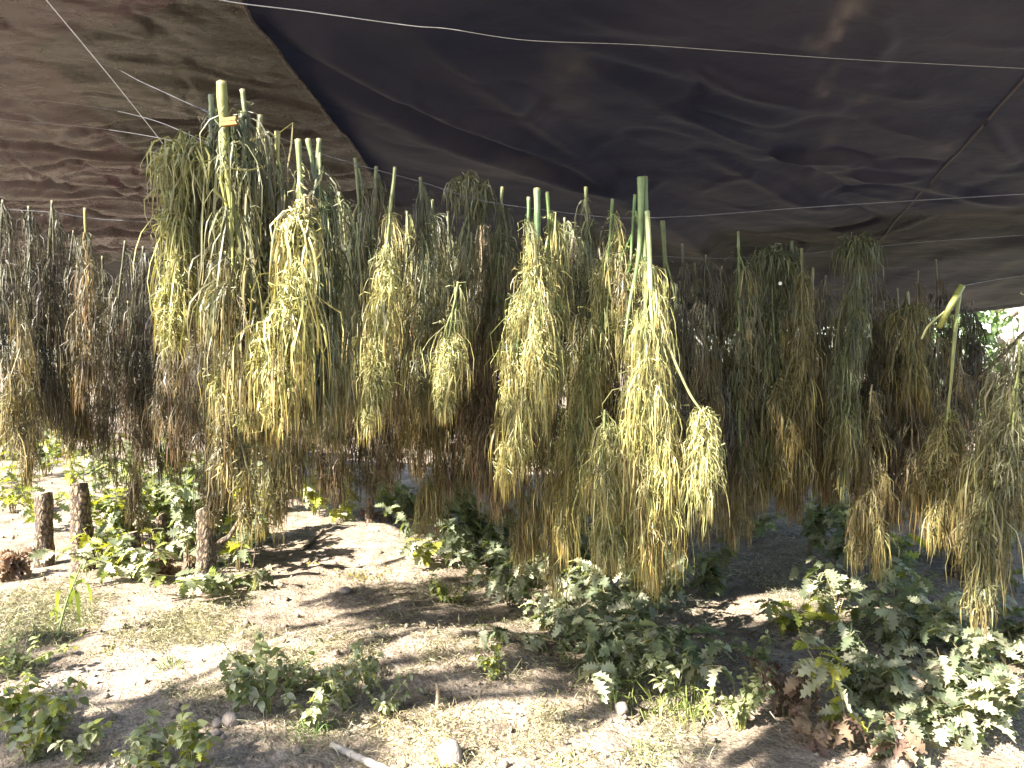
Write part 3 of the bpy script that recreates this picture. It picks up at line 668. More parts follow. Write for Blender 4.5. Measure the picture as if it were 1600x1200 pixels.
def big_extras():
    T = np.array(BIG.location); rng = np.random.default_rng(5)
    # second half of the split stalk, long arms, and the shoot that hangs off to the right
    b = Buf(); b.tube(catmull([at(1001, 277, 2.04), at(1001, 330, 2.04), at(998, 400, 2.05), at(985, 470, 2.05), at(975, 540, 2.05)]), np.linspace(0.0105, 0.003, 57), 6, (0.14, 0.19, 0.085))
    link('stem', b.mesh('stem', M['stalk'], T), BIG)
    b = Buf(); b.tube(catmull([at(1011, 330, 2.03), at(1015, 400, 2.02), at(1019, 500, 2.02), at(1026, 560, 2.03)]), np.linspace(0.0075, 0.004, 43), 6, (0.3, 0.33, 0.16))
    link('branch', b.mesh('branch', M['stalk'], T), BIG)
    b = Buf(); b.tube(catmull([at(1019, 455, 2.04), at(1045, 540, 2.02), at(1075, 610, 2.0), at(1098, 645, 2.0)]), np.linspace(0.0045, 0.0032, 43), 6, (0.28, 0.27, 0.14))
    bo = link('branch', b.mesh('branch', M['stalk'], T), BIG)
    lb = Buf(); nc = 640
    y = rng.uniform(0, 1, nc) ** 1.2; cp = np.array([at(1098 + 2 * np.sin(k * 5), 645 + 95 * k, 2.0) for k in y])
    dv = nrm(rng.normal(0, 1, (nc, 3))); lb.ribbons(cp + dv * (0.02 + 0.012 * y[:, None]), dv * 0.7 + np.array([0, 0, -0.3]), rng.uniform(0.03, 0.06, nc) + 0.05 * y, rng.uniform(0.0018, 0.0036, nc), pal_col('P', 0.2, nc, rng) * 1.15, 4, 1.8, 0.6, rng=rng)
    nc = 160; cp = np.array([at(1095 + rng.normal(0, 9), rng.uniform(690, 760), 2.0) for _ in range(nc)])
    lb.ribbons(cp, rng.normal(0, .3, (nc, 3)) + np.array([0, 0, -1]), rng.uniform(0.08, 0.17, nc), rng.uniform(0.0018, 0.0036, nc), pal_col('P', 0.4, nc, rng), 5, 2, 0.25, rng=rng)
    link('wilted_leaves', lb.mesh('wilted_leaves', M['wilt'], T), bo, kind='stuff')
big_extras()
HP(945, 640, 655, 880, 2.05, 60, 945, 'P', 'pale green tassel at the lower left of the largest bright plant', gC, cola=.5)
# behind and right of centre
HP(1035, 345, 420, 720, 2.7, 60, 1040, 'G', 'dull plant with a square flat stub right of the largest bright plant', gR, stemcol=(0.14, 0.16, 0.06), stem=0.011)
HP(1066, 380, 420, 720, 2.8, 54, 1060, 'D', 'thin shaded plant with slim stalk beside the flat stub', gR)
HP(1103, 398, 412, 760, 2.7, 66, 1108, 'D', 'shaded plant with a hooked top on the right wire', gR)
HP(1153, 361, 408, 825, 2.75, 100, 1160, 'G', 'olive plant with the tallest stalk on the right wire', gR, leafw=1.35, stemcol=(0.16, 0.2, 0.08))
HP(1206, 392, 400, 780, 2.8, 85, 1200, 'L', 'dark green broad leaved plant with hooked top', gR, leafw=1.5, cola=.1, head=True)
HP(1237, 376, 392, 770, 2.8, 66, 1240, 'G', 'olive plant with clipped pale stub beside the hooked dark plant', gR)
HP(1252, 388, 415, 760, 2.7, 66, 1232, 'Y', 'plant with orange dry leaves near its top', gR)
HP(1270, 418, 520, 745, 3.1, 50, 1268, 'B', 'brown plant with a long bare slanting stalk', gR, stemcol=(0.22, 0.18, 0.08))
HP(1340, 373, 382, 760, 2.7, 62, 1300, 'L', 'thick grey green bundle folded high over the right wire', gR, head=True, dens=1.3)
HP(1362, 465, 480, 720, 3.0, 80, 1360, 'B', 'reddish brown bushy plant right of the thick grey green bundle', gR, dens=1.2)
HP(1402, 450, 475, 800, 3.1, 90, 1395, 'B', 'broad brown plant hanging under the low back wire', gR, dens=1.2)
HP(1418, 455, 490, 640, 2.8, 80, 1430, 'Y', 'short yellowish plant with bushy top left of the crossed stalks', gR, head=True)
HP(1362, 600, 620, 885, 2.7, 70, 1345, 'T', 'yellow brush tail hanging lowest on the right side', gR)
HP(1462, 405, 445, 720, 4.2, 110, 1465, 'D', 'almost black plant with several stubs under the low tarp', gR)
HP(1497, 452, 475, 690, 3.8, 70, 1500, 'D', 'dark plant under the low tarp left of the bright gap', gR)
HP(1520, 470, 490, 640, 3.9, 70, 1510, 'D', 'dark ragged plant beside the bright gap on the right', gR)
HP(1500, 447, 640, 835, 2.3, 70, 1448, 'Y', 'sparse plant with long bare yellow green stalk', gR, stemcol=(0.18, 0.19, 0.07), stem=0.008, bare=True, dens=1.1)
def cross_stub():
    T = at(1503, 446, 2.28); b = Buf()
    b.tube([at(1503, 446, 2.28), at(1485, 478, 2.28), at(1467, 512, 2.28)], [0.0095, 0.0088, 0.008], 10, (0.2, 0.205, 0.06), rib=0.12)
    o = thing('stalk_piece', 'thick slanting yellow green stalk crossing the sparse plant', 'stalk', T)
    link('stalk', b.mesh('stalk', M['stalk'], T), o)
    b = Buf(); b.tube(catmull([at(1487, 478, 2.28), at(1452, 508, 2.3), at(1440, 530, 2.32)]), 0.0035, 5, (0.25, 0.25, 0.12))
    link('branch', b.mesh('branch', M['stalk'], T), o)
cross_stub()
HP(1612, 455, 480, 850, 2.15, 125, 1512, 'G', 'large dark olive plant leaning in from the right frame edge', gR, dens=1.3)
HP(1592, 530, 550, 950, 1.9, 92, 1520, 'G', 'pale yellow green plant hanging lowest at the right frame edge', gR, cola=.6, dens=1.2, leafw=1.15, stemcol=(0.24, 0.27, 0.1))
HP(1604, 560, 575, 830, 2.3, 60, 1600, 'B', 'brown plant cut off by the right frame edge', gR)
# lower brown rows behind
rows = [(488, 480, 765, 2.9, 70, 'B', 'brown plant below the long green leaflets'), (530, 480, 775, 2.8, 62, 'B', 'dark brown fringe left of the bright far trunk'), (566, 480, 770, 2.8, 58, 'D', 'darkest fringe above the bright ground gap'),
        (620, 470, 735, 2.6, 80, 'B', 'russet plant below the slim sunlit plant'), (652, 480, 740, 2.8, 70, 'B', 'brown plant left of the long hanging tail'), (680, 470, 825, 2.7, 52, 'T', 'long thin brown tail hanging over the bright gap'),
        (722, 470, 780, 2.7, 80, 'B', 'brown plant below the small yellow sunlit tuft'), (770, 480, 800, 2.7, 78, 'B', 'rust brown plant under the three green stalks'), (818, 480, 872, 2.55, 62, 'T', 'amber tail below the three green stalks'),
        (858, 480, 925, 2.5, 44, 'T', 'longest thin amber tail almost reaching the weeds'), (905, 470, 800, 2.6, 80, 'B', 'brown plant behind the pale ragged plant'), (955, 470, 810, 2.6, 80, 'B', 'russet plant left behind the largest bright plant'),
        (1030, 480, 905, 2.4, 66, 'T', 'brown tail just right of the largest bright plant'), (1068, 470, 850, 2.5, 80, 'B', 'russet plant behind the thin side shoot'), (1100, 500, 835, 2.6, 64, 'T', 'amber plant behind the hanging side shoot'),
        (1165, 480, 815, 2.8, 80, 'B', 'brown plant behind the olive plant with tallest stalk'), (1212, 480, 785, 2.9, 80, 'B', 'brown plant behind the hooked dark plant'), (1290, 470, 770, 3.2, 60, 'B', 'brown narrow plant behind the thick grey green bundle'),
        (1430, 500, 790, 3.0, 90, 'B', 'red brown plant behind the crossed stalks'), (1330, 480, 720, 3.3, 80, 'B', 'dull brown plant in the right back row'), (1545, 600, 800, 2.6, 80, 'D', 'shaded plant hanging below the bright gap on the right'),
        (1128, 480, 800, 2.9, 74, 'B', 'olive brown fringe left of the tallest stalk on the right wire'), (1250, 470, 795, 2.9, 80, 'B', 'brown fringe under the orange tinted plant'), (1312, 480, 775, 3.0, 76, 'B', 'brown fringe right below the thick grey green bundle'), (1372, 500, 790, 2.9, 84, 'B', 'wide brown fringe under the reddish brown bushy plant'), (1465, 520, 770, 2.9, 76, 'T', 'ochre fringe below the crossed stalks'), (1500, 560, 800, 2.7, 66, 'B', 'olive fringe right of the sparse plant'), (1420, 620, 830, 2.8, 70, 'B', 'lowest brown fringe left of the sparse plant'),
        (592, 500, 755, 2.9, 70, 'B', 'brown fringe in front of the far pale trunk'), (445, 560, 770, 2.7, 70, 'B', 'brown fringe right of the brush shaped tail'), (1005, 560, 860, 2.5, 70, 'B', 'brown fringe behind the tassels of the largest bright plant'),
        (270, 560, 740, 3.0, 70, 'D', 'brown fringe above the oak sprouts on the left')]
for x, y0, y1, d, wd, p, lab in rows:
    HP(x, y0, y0 + 12, y1, d, wd, x + random.uniform(-8, 8), p, lab, 'plants in the lower brown rows', cola=.12)
for x, y0, y1, d, wd, p, lab in [(530, 300, 690, 2.5, 76, 'G', 'olive plant in the gap right of the long green leaflets'), (636, 330, 690, 2.6, 72, 'Y', 'golden plant between the slim sunlit plant and the olive plant'), (700, 330, 700, 2.7, 76, 'G', 'dull plant behind the small yellow tuft'), (752, 340, 720, 2.7, 72, 'B', 'brown plant between the folded plant and the three green stalks'), (882, 340, 720, 2.6, 76, 'G', 'olive plant right behind the three green stalks'), (940, 360, 720, 2.7, 70, 'B', 'brown plant behind the plant with the pinkish tip'),
        (1085, 410, 740, 2.9, 70, 'G', 'olive plant between the slim stalk and the hooked top'), (1128, 415, 740, 2.9, 70, 'B', 'brown plant left behind the tallest stalk on the right wire'), (1180, 410, 750, 2.95, 76, 'G', 'olive plant right behind the tallest stalk on the right wire'), (1290, 430, 740, 3.0, 70, 'B', 'brown plant left of the thick grey green bundle'), (1380, 470, 740, 2.9, 80, 'B', 'brown plant in front of the low back wire'), (1440, 480, 740, 3.0, 76, 'Y', 'yellow brown plant left of the bare stalk'), (250, 340, 660, 2.9, 66, 'D', 'dark plant tucked behind the left flank of the tall bunch'), (115, 360, 680, 3.1, 66, 'D', 'dark plant left behind the rusty orange stalk')]:
    HP(x, y0, y0 + 14, y1, d, wd, x + random.uniform(-8, 8), p, lab, 'plants filling the curtain', cola=.15, dens=0.85, stem=0.0045)
BEHIND = ['left flank of the tall bunch', 'tallest thick yellow stalk', 'slim bare stalk of the left bunch', 'amber plant of the left bunch', 'bright rounded head of the left bunch', 'long smooth drooping leaflets', 'small dull plant on the main wire', 'slim sunlit pale plant', 'olive plant with bent branches', 'bushy folded plant', 'plant with the curled stalk', 'left one of three green stalks', 'right one of three green stalks', 'dark olive plant', 'plant with the pinkish tip', 'largest bright plant', 'square flat stub', 'shaded plant with the hooked top', 'tallest stalk on the right wire', 'hooked dark green plant', 'long bare slanting stalk', 'thick grey green bundle', 'reddish brown bushy plant']
for k, x in enumerate(range(285, 1480, 52)):
    y0 = 400 + 24 * math.sin(k * 1.7) + (30 if x > 1000 else 0)
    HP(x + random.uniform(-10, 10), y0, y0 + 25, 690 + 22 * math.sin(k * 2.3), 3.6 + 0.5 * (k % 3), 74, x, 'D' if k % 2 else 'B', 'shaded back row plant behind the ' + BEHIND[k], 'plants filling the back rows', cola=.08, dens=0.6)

# orange peg on the left bunch, and a small pale tag on the right
def peg():
    c = at(359, 190, 1.375); b = Buf()
    for s in (-1, 1):
        pr = np.array([(-0.024, 0, 0.0004), (0.016, 0, 0.0006), (0.019, 0, 0.010), (-0.024, 0, 0.0095)])
        pr[:, 2] *= s
        v = np.vstack([pr + (0, -0.006, 0), pr + (0, 0.006, 0)]) @ Matrix.Rotation(-0.12, 3, 'Y').transposed()
        o = 4; q = [(0, 1, 2, 3), (7, 6, 5, 4)] + [(k, (k + 1) % 4 + 0, (k + 1) % 4 + o, k + o) for k in range(4)]
        b.add(v, q)
    t = thing('clothes_peg', 'orange clothes peg on the tallest stalk of the left bunch', 'peg', c); t.scale = (0.72, 0.72, 0.72)
    link('jaw', b.mesh('jaw', M['peg'], None, False), t)
    b = Buf(); an = np.linspace(0, 12.56, 24); b.tube(np.stack([0.0075 * np.cos(an), np.linspace(-0.006, 0.006, 24), 0.0075 * np.sin(an)], -1), 0.001, 4)
    link('spring', b.mesh('spring', M['wire']), t)
peg()
def tag():
    c = at(1219, 443, 2.68); b = Buf(); an = np.linspace(0, 2 * math.pi, 15)[:-1]
    r = np.stack([0.0065 * np.cos(an), np.zeros(14), 0.0065 * np.sin(an)], -1)
    v = np.vstack([r + (0, -0.001, 0), r + (0, 0.001, 0), [(0, -0.0015, 0), (0, 0.0015, 0)]])
    b.add(v, [(k, (k + 1) % 14, 14 + (k + 1) % 14, 14 + k) for k in range(14)], [(28, (k + 1) % 14, k) for k in range(14)] + [(29, 14 + k, 14 + (k + 1) % 14) for k in range(14)])
    o = link('round_tag', b.mesh('round_tag', M['tag']), None, label='tiny pale round tag on the hooked dark green plant', category='tag'); o.location = tuple(c)
tag()

# ------------------------------------------------------------------ leaves for the ground plants
def oak_leaf(seed, lobes=5, bend=0.5, wid=0.25, fold=0.25):
    rng = np.random.default_rng(seed); n = 2 * lobes + 3
    t = np.linspace(0, 1, n); env = np.sin(np.clip(t ** 0.8, 0, 1) * math.pi) ** 0.65 * wid
    hw = env * np.where(np.arange(n) % 2 == 1, 0.5, 1.12) * rng.uniform(0.85, 1.15, n); hw[0] = 0.015; hw[-1] = 0.01
    v = []; ang = 0; p = np.array([0.0, 0.0])
    for k in range(n):
        a = bend * (t[k] - 0.25) * rng.uniform(0.8, 1.2); st = 1.0 / (n - 1)
        if k: p = p + st * np.array([math.cos(a), -math.sin(a)])
        for s in (-1, 0, 1):
            w_ = hw[k] * s; sweep = 0.05 if (k % 2 == 0 and s) else 0
            v.append((p[0] + sweep, w_, p[1] + abs(w_) * fold + (0.03 * rng.normal() if s else 0)))
    q = []
    for k in range(n - 1):
        for s in (0, 1): q.append((3 * k + s, 3 * k + 3 + s, 3 * k + 4 + s, 3 * k + 1 + s))
    return np.array(v), q
def oval_leaf(seed, wid=0.32, bend=0.5, n=7):
    rng = np.random.default_rng(seed); v = []; p = np.array([0.0, 0.0]); t = np.linspace(0, 1, n)
    for k in range(n):
        a = bend * (t[k] - 0.3)
        if k: p = p + np.array([math.cos(a), -math.sin(a)]) / (n - 1)
        h = wid * math.sin(math.pi * t[k] ** 0.75) + 0.01
        for s in (-1, 0, 1): v.append((p[0], h * s, p[1] + abs(h * s) * 0.3 + 0.015 * rng.normal() * abs(s)))
    return np.array(v), [(3 * k + s, 3 * k + 3 + s, 3 * k + 4 + s, 3 * k + 1 + s) for k in range(n - 1) for s in (0, 1)]
LEAF = {}
def leafset(key, mat, fn, n, **kw):
    LEAF[key] = [make_mesh('leaf', *fn(100 + k, bend=0.2 + 0.25 * k, **kw), None, M[mat]) for k in range(n)]
for k in ('oak', 'oak_pale', 'oak_yellow'): leafset(k, k, oak_leaf, 5)
LEAF['oak_dry'] = [make_mesh('leaf', *oak_leaf(200 + k, bend=1.0 + 0.5 * k, fold=0.6), None, M['oak_dry']) for k in range(5)]
leafset('herb', 'herb', oval_leaf, 4)
leafset('herb_pale', 'oak_pale', oval_leaf, 4, wid=0.24)
leafset('blade', 'oak_yellow', oval_leaf, 3, wid=0.07)

def leafy(name, label, cat, base, shoots, hgt, lsize, keys, nleaf, spread=0.35, group=None, rng=None, stemr=0.005, stemcol=(0.16, 0.13, 0.07), lean=(0, 0), droop=0.25):
    rng = rng or np.random.default_rng(int(abs(base[0]) * 991 + base[1] * 577) + nleaf)
    t = thing(name, label, cat, base, group)
    for s in range(shoots):
        az = rng.uniform(0, 6.28); h = hgt * rng.uniform(0.6, 1.1); rr = spread * rng.uniform(0.2, 1)
        o = np.array([math.cos(az), math.sin(az), 0]) * rr
        st = o * 0.15 * rng.uniform(0, 1)
        n = 7; u = np.linspace(0, 1, n)[:, None]
        path = st + np.array([0, 0, h]) * u + (o + np.array([lean[0], lean[1], 0])) * u ** 1.6 + np.cumsum(rng.normal(0, 0.008, (n, 3)), 0) * u
        path[0, 2] -= 0.03
        b = Buf(); b.tube(path, stemr * (1 - 0.75 * u[:, 0]), 5, stemcol)
        link('stem', b.mesh('stem', M['stalk']), t)
        for k in range(nleaf // shoots):
            f = rng.uniform(0.12, 1.0) ** 0.75
            p = np.array([np.interp(f, u[:, 0], path[:, i]) for i in range(3)])
            a = k * 2.4 + rng.uniform(-0.5, 0.5); pit = rng.normal(droop, 0.42); rol = rng.normal(0, 0.5)
            key = keys[int(rng.integers(len(keys)))]; me = LEAF[key][int(rng.integers(len(LEAF[key])))]
            sc = lsize * rng.uniform(0.6, 1.25) * (0.8 + 0.35 * (1 - abs(f - 0.6)))
            L = link('leaf', me, t)
            L.matrix_basis = Matrix.Translation(p) @ Matrix.Rotation(a, 4, 'Z') @ Matrix.Rotation(pit, 4, 'Y') @ Matrix.Rotation(rol, 4, 'X') @ Matrix.Scale(sc, 4)
    return t

OAK = ['oak', 'oak', 'oak', 'oak_pale']
def oak(px, py, label, hgt=0.5, shoots=4, nleaf=60, lsize=0.10, keys=OAK, spread=0.3, group='oak sprouts', **kw):
    return leafy('oak_sprout', label, 'oak sprout', gp(px, py), shoots, hgt, lsize * 0.98, keys, int(nleaf * 1.9), spread, group, **kw)
# around the stumps
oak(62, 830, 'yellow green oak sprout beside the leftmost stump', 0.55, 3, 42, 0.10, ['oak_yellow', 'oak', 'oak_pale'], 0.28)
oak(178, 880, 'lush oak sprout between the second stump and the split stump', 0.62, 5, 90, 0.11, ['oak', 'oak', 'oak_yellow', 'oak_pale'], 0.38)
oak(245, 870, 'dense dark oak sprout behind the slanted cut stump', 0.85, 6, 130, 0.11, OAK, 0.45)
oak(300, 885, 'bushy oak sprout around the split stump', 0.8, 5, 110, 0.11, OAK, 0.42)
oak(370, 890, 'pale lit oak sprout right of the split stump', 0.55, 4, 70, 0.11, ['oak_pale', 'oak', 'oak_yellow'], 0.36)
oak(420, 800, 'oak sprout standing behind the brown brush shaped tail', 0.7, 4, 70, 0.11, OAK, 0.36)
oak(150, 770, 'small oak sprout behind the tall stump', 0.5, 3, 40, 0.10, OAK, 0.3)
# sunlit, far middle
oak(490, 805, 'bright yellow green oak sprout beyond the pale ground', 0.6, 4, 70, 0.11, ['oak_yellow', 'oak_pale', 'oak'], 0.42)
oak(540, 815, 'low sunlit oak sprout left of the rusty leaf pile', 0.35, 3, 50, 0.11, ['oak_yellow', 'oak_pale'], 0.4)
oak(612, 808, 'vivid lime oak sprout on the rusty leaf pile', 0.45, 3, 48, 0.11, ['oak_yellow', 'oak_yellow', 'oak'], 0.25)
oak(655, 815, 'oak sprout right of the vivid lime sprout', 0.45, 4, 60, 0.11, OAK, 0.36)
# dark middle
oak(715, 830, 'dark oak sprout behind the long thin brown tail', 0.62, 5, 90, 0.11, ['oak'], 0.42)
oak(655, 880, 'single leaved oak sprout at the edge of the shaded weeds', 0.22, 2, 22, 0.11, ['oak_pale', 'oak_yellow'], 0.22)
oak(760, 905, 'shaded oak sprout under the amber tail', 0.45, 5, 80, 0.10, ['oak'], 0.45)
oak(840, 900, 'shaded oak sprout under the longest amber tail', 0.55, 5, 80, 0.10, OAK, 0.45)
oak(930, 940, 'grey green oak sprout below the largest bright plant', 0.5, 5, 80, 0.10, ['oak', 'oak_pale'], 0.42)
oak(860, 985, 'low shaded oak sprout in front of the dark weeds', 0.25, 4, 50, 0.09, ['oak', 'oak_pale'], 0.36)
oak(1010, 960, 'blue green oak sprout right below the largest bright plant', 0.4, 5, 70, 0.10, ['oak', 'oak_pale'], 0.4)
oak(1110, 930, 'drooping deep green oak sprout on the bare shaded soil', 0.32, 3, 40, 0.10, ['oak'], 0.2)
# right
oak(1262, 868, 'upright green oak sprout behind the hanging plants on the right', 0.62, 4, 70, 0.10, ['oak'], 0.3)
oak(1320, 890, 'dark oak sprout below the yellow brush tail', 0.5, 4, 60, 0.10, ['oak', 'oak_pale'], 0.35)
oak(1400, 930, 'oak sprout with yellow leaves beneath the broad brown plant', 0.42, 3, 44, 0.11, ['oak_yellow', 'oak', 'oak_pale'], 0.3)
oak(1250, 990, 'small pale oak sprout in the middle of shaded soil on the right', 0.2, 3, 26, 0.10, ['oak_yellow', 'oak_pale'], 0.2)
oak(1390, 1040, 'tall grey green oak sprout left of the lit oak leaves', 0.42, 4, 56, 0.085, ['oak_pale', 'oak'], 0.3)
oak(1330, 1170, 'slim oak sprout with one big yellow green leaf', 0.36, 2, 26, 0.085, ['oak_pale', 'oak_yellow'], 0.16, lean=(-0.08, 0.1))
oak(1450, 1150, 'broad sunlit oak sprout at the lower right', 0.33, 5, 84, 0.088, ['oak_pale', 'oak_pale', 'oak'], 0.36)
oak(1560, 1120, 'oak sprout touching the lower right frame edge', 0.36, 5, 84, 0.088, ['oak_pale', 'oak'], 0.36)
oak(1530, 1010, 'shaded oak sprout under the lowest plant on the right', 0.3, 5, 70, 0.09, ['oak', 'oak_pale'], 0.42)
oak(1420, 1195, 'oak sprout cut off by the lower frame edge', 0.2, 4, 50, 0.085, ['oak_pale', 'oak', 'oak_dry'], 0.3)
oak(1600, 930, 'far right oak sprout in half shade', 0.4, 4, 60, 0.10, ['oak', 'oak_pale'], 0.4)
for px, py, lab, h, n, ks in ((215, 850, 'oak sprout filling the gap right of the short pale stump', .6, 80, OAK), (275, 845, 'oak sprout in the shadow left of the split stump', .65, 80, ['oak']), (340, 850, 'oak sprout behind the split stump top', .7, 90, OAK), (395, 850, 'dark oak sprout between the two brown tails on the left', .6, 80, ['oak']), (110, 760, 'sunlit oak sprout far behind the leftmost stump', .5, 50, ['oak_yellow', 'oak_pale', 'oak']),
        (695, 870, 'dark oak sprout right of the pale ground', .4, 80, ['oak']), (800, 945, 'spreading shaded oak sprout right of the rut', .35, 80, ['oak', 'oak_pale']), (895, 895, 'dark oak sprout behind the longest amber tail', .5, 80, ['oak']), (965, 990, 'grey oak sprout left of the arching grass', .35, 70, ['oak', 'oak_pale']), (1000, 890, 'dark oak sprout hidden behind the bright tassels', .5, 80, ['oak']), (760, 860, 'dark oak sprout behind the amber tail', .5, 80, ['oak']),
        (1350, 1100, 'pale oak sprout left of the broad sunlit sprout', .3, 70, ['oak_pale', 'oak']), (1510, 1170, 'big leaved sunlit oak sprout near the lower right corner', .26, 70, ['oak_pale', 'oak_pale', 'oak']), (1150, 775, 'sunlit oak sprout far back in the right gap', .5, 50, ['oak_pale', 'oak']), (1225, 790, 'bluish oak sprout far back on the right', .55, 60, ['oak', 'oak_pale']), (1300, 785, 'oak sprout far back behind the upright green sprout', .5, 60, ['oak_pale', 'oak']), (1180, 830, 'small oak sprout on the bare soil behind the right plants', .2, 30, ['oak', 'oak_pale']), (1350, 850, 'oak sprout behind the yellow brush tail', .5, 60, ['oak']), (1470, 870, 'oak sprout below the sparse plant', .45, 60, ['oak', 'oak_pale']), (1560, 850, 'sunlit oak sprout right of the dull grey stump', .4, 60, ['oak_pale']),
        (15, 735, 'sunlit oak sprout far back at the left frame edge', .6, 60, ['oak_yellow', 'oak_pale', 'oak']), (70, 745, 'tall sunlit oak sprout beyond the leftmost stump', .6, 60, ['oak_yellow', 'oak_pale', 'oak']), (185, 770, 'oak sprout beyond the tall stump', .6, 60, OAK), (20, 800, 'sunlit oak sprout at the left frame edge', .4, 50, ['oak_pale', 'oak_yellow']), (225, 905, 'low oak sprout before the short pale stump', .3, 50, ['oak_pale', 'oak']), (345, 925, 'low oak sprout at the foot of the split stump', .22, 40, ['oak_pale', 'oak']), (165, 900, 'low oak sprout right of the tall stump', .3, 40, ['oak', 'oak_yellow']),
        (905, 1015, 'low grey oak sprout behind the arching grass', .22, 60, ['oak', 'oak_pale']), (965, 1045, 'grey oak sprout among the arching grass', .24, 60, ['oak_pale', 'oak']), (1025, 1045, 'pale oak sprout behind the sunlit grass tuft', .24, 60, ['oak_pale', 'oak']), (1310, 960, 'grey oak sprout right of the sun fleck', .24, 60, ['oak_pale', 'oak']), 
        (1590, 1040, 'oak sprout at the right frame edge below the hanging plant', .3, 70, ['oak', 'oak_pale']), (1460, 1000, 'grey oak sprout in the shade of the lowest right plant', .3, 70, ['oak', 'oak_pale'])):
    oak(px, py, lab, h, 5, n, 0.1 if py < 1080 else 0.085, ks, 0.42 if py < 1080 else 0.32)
# dried sprouts
oak(1232, 1120, 'clump of curled brown dead oak leaves', 0.22, 4, 44, 0.075, ['oak_dry'], 0.16, None)
oak(1275, 1165, 'low brown dead oak leaves near the lower edge', 0.10, 3, 24, 0.085, ['oak_dry'], 0.16, None)
oak(622, 816, 'pile of rusty red dead leaves at the far ground', 0.2, 4, 46, 0.10, ['oak_dry'], 0.26, None)
oak(228, 898, 'brown dead leaves at the foot of the cut stumps', 0.10, 4, 40, 0.10, ['oak_dry'], 0.3, None)
oak(10, 905, 'orange brown dead leaf clump at the left frame edge', 0.16, 2, 14, 0.12, ['oak_dry'], 0.12, None)
oak(1500, 950, 'single brown bud sprout among the right shaded leaves', 0.24, 1, 5, 0.05, ['oak_dry'], 0.04, None)

def herb(px, py, label, **kw):
    a = dict(shoots=4, hgt=0.2, lsize=0.05, keys=['herb', 'herb_pale'], nleaf=48, spread=0.14, group='low weeds', stemr=0.003, stemcol=(0.16, 0.17, 0.06)); a.update(kw)
    return leafy('weed', label, 'weed', gp(px, py), a['shoots'] + 1, a['hgt'] * 1.1, a['lsize'] * 0.72, a['keys'], int(a['nleaf'] * 2.0), a['spread'], a['group'], stemr=a['stemr'], stemcol=a['stemcol'], lean=a.get('lean', (0, 0)))
herb(368, 1110, 'broad leaved weed beside the pale stone', hgt=0.22, lsize=0.055)
herb(420, 1115, 'tall broad leaved weed in the middle of the lower left clump', hgt=0.27, lsize=0.06, nleaf=52)
herb(475, 1135, 'weed with round leaves at the front of the lower left clump', hgt=0.15, lsize=0.05)
herb(540, 1110, 'bushy small leaved weed on the right of the lower left clump', hgt=0.2, lsize=0.04, nleaf=90, shoots=6)
herb(600, 1120, 'sprawling weed at the right end of the lower left clump', hgt=0.12, lsize=0.035, nleaf=70, shoots=6, spread=0.2)
herb(395, 1085, 'pale weed at the back of the lower left clump', hgt=0.2, lsize=0.05, keys=['herb_pale', 'herb'])
herb(450, 1090, 'bushy weed behind the round leaved weed', hgt=0.18, lsize=0.045, nleaf=60, shoots=6, spread=0.2)
herb(505, 1095, 'weed with yellow tips inside the lower left clump', hgt=0.17, lsize=0.04, keys=['herb', 'oak_yellow', 'herb_pale'], nleaf=70, shoots=6, spread=0.18)
herb(575, 1085, 'thin weed behind the sprawling weed', hgt=0.16, lsize=0.04, keys=['herb', 'herb_pale'], nleaf=60, shoots=6, spread=0.18)
herb(50, 1195, 'yellow green weed in the lower left corner', hgt=0.16, lsize=0.05, keys=['herb', 'oak_yellow', 'herb_pale'], nleaf=60, shoots=5)
herb(120, 1190, 'pale weed second from the lower left corner', hgt=0.14, lsize=0.05, keys=['herb_pale', 'herb'], nleaf=40)
herb(30, 1150, 'leafy lime weed at the left frame edge near the bottom', hgt=0.2, lsize=0.06, keys=['oak_yellow', 'herb_pale', 'herb'], nleaf=60, shoots=5)
herb(85, 1165, 'bushy pale weed near the lower left corner', hgt=0.18, lsize=0.06, keys=['herb_pale', 'oak_yellow', 'herb'], nleaf=60, shoots=5)
herb(225, 1195, 'pale oval leaved weed by the lime weed', hgt=0.16, lsize=0.06, keys=['herb_pale', 'herb'], nleaf=50, shoots=5)
herb(300, 1210, 'tall lime weed at the lower edge right of the pale oval leaved weed', hgt=0.18, lsize=0.055, keys=['oak_yellow', 'herb'], nleaf=40, shoots=4)
herb(255, 1215, 'lime weed at the lower frame edge', hgt=0.13, lsize=0.045, keys=['oak_yellow', 'herb_pale', 'herb'], nleaf=50)
herb(185, 1225, 'small pale weed left of the lime weed', hgt=0.1, lsize=0.045, keys=['herb_pale'], nleaf=30)
herb(770, 1060, 'small compact yellow green weed on the shaded rut', hgt=0.13, lsize=0.03, keys=['oak_yellow', 'herb'], nleaf=90, shoots=7, spread=0.07)
herb(700, 945, 'little sunlit weed beside the dark oak leaves', hgt=0.14, lsize=0.045, keys=['oak_yellow', 'herb'], nleaf=80, shoots=6, spread=0.14)
herb(1160, 1140, 'rounded dark green small leaved weed beside the dead oak leaves', hgt=0.2, lsize=0.035, keys=['herb'], nleaf=110, shoots=8, spread=0.14)
herb(1190, 1060, 'bluish weed behind the dead oak leaves', hgt=0.18, lsize=0.045, keys=['herb', 'oak'], nleaf=60, spread=0.16)
herb(985, 1080, 'pale weed with tiny leaves among the long grass', hgt=0.26, lsize=0.025, keys=['herb_pale'], nleaf=70, shoots=4, spread=0.1)
herb(1050, 1110, 'weed with pale oval leaves in the sunlit grass', hgt=0.26, lsize=0.05, keys=['herb_pale', 'herb'], nleaf=40, shoots=5, spread=0.12)
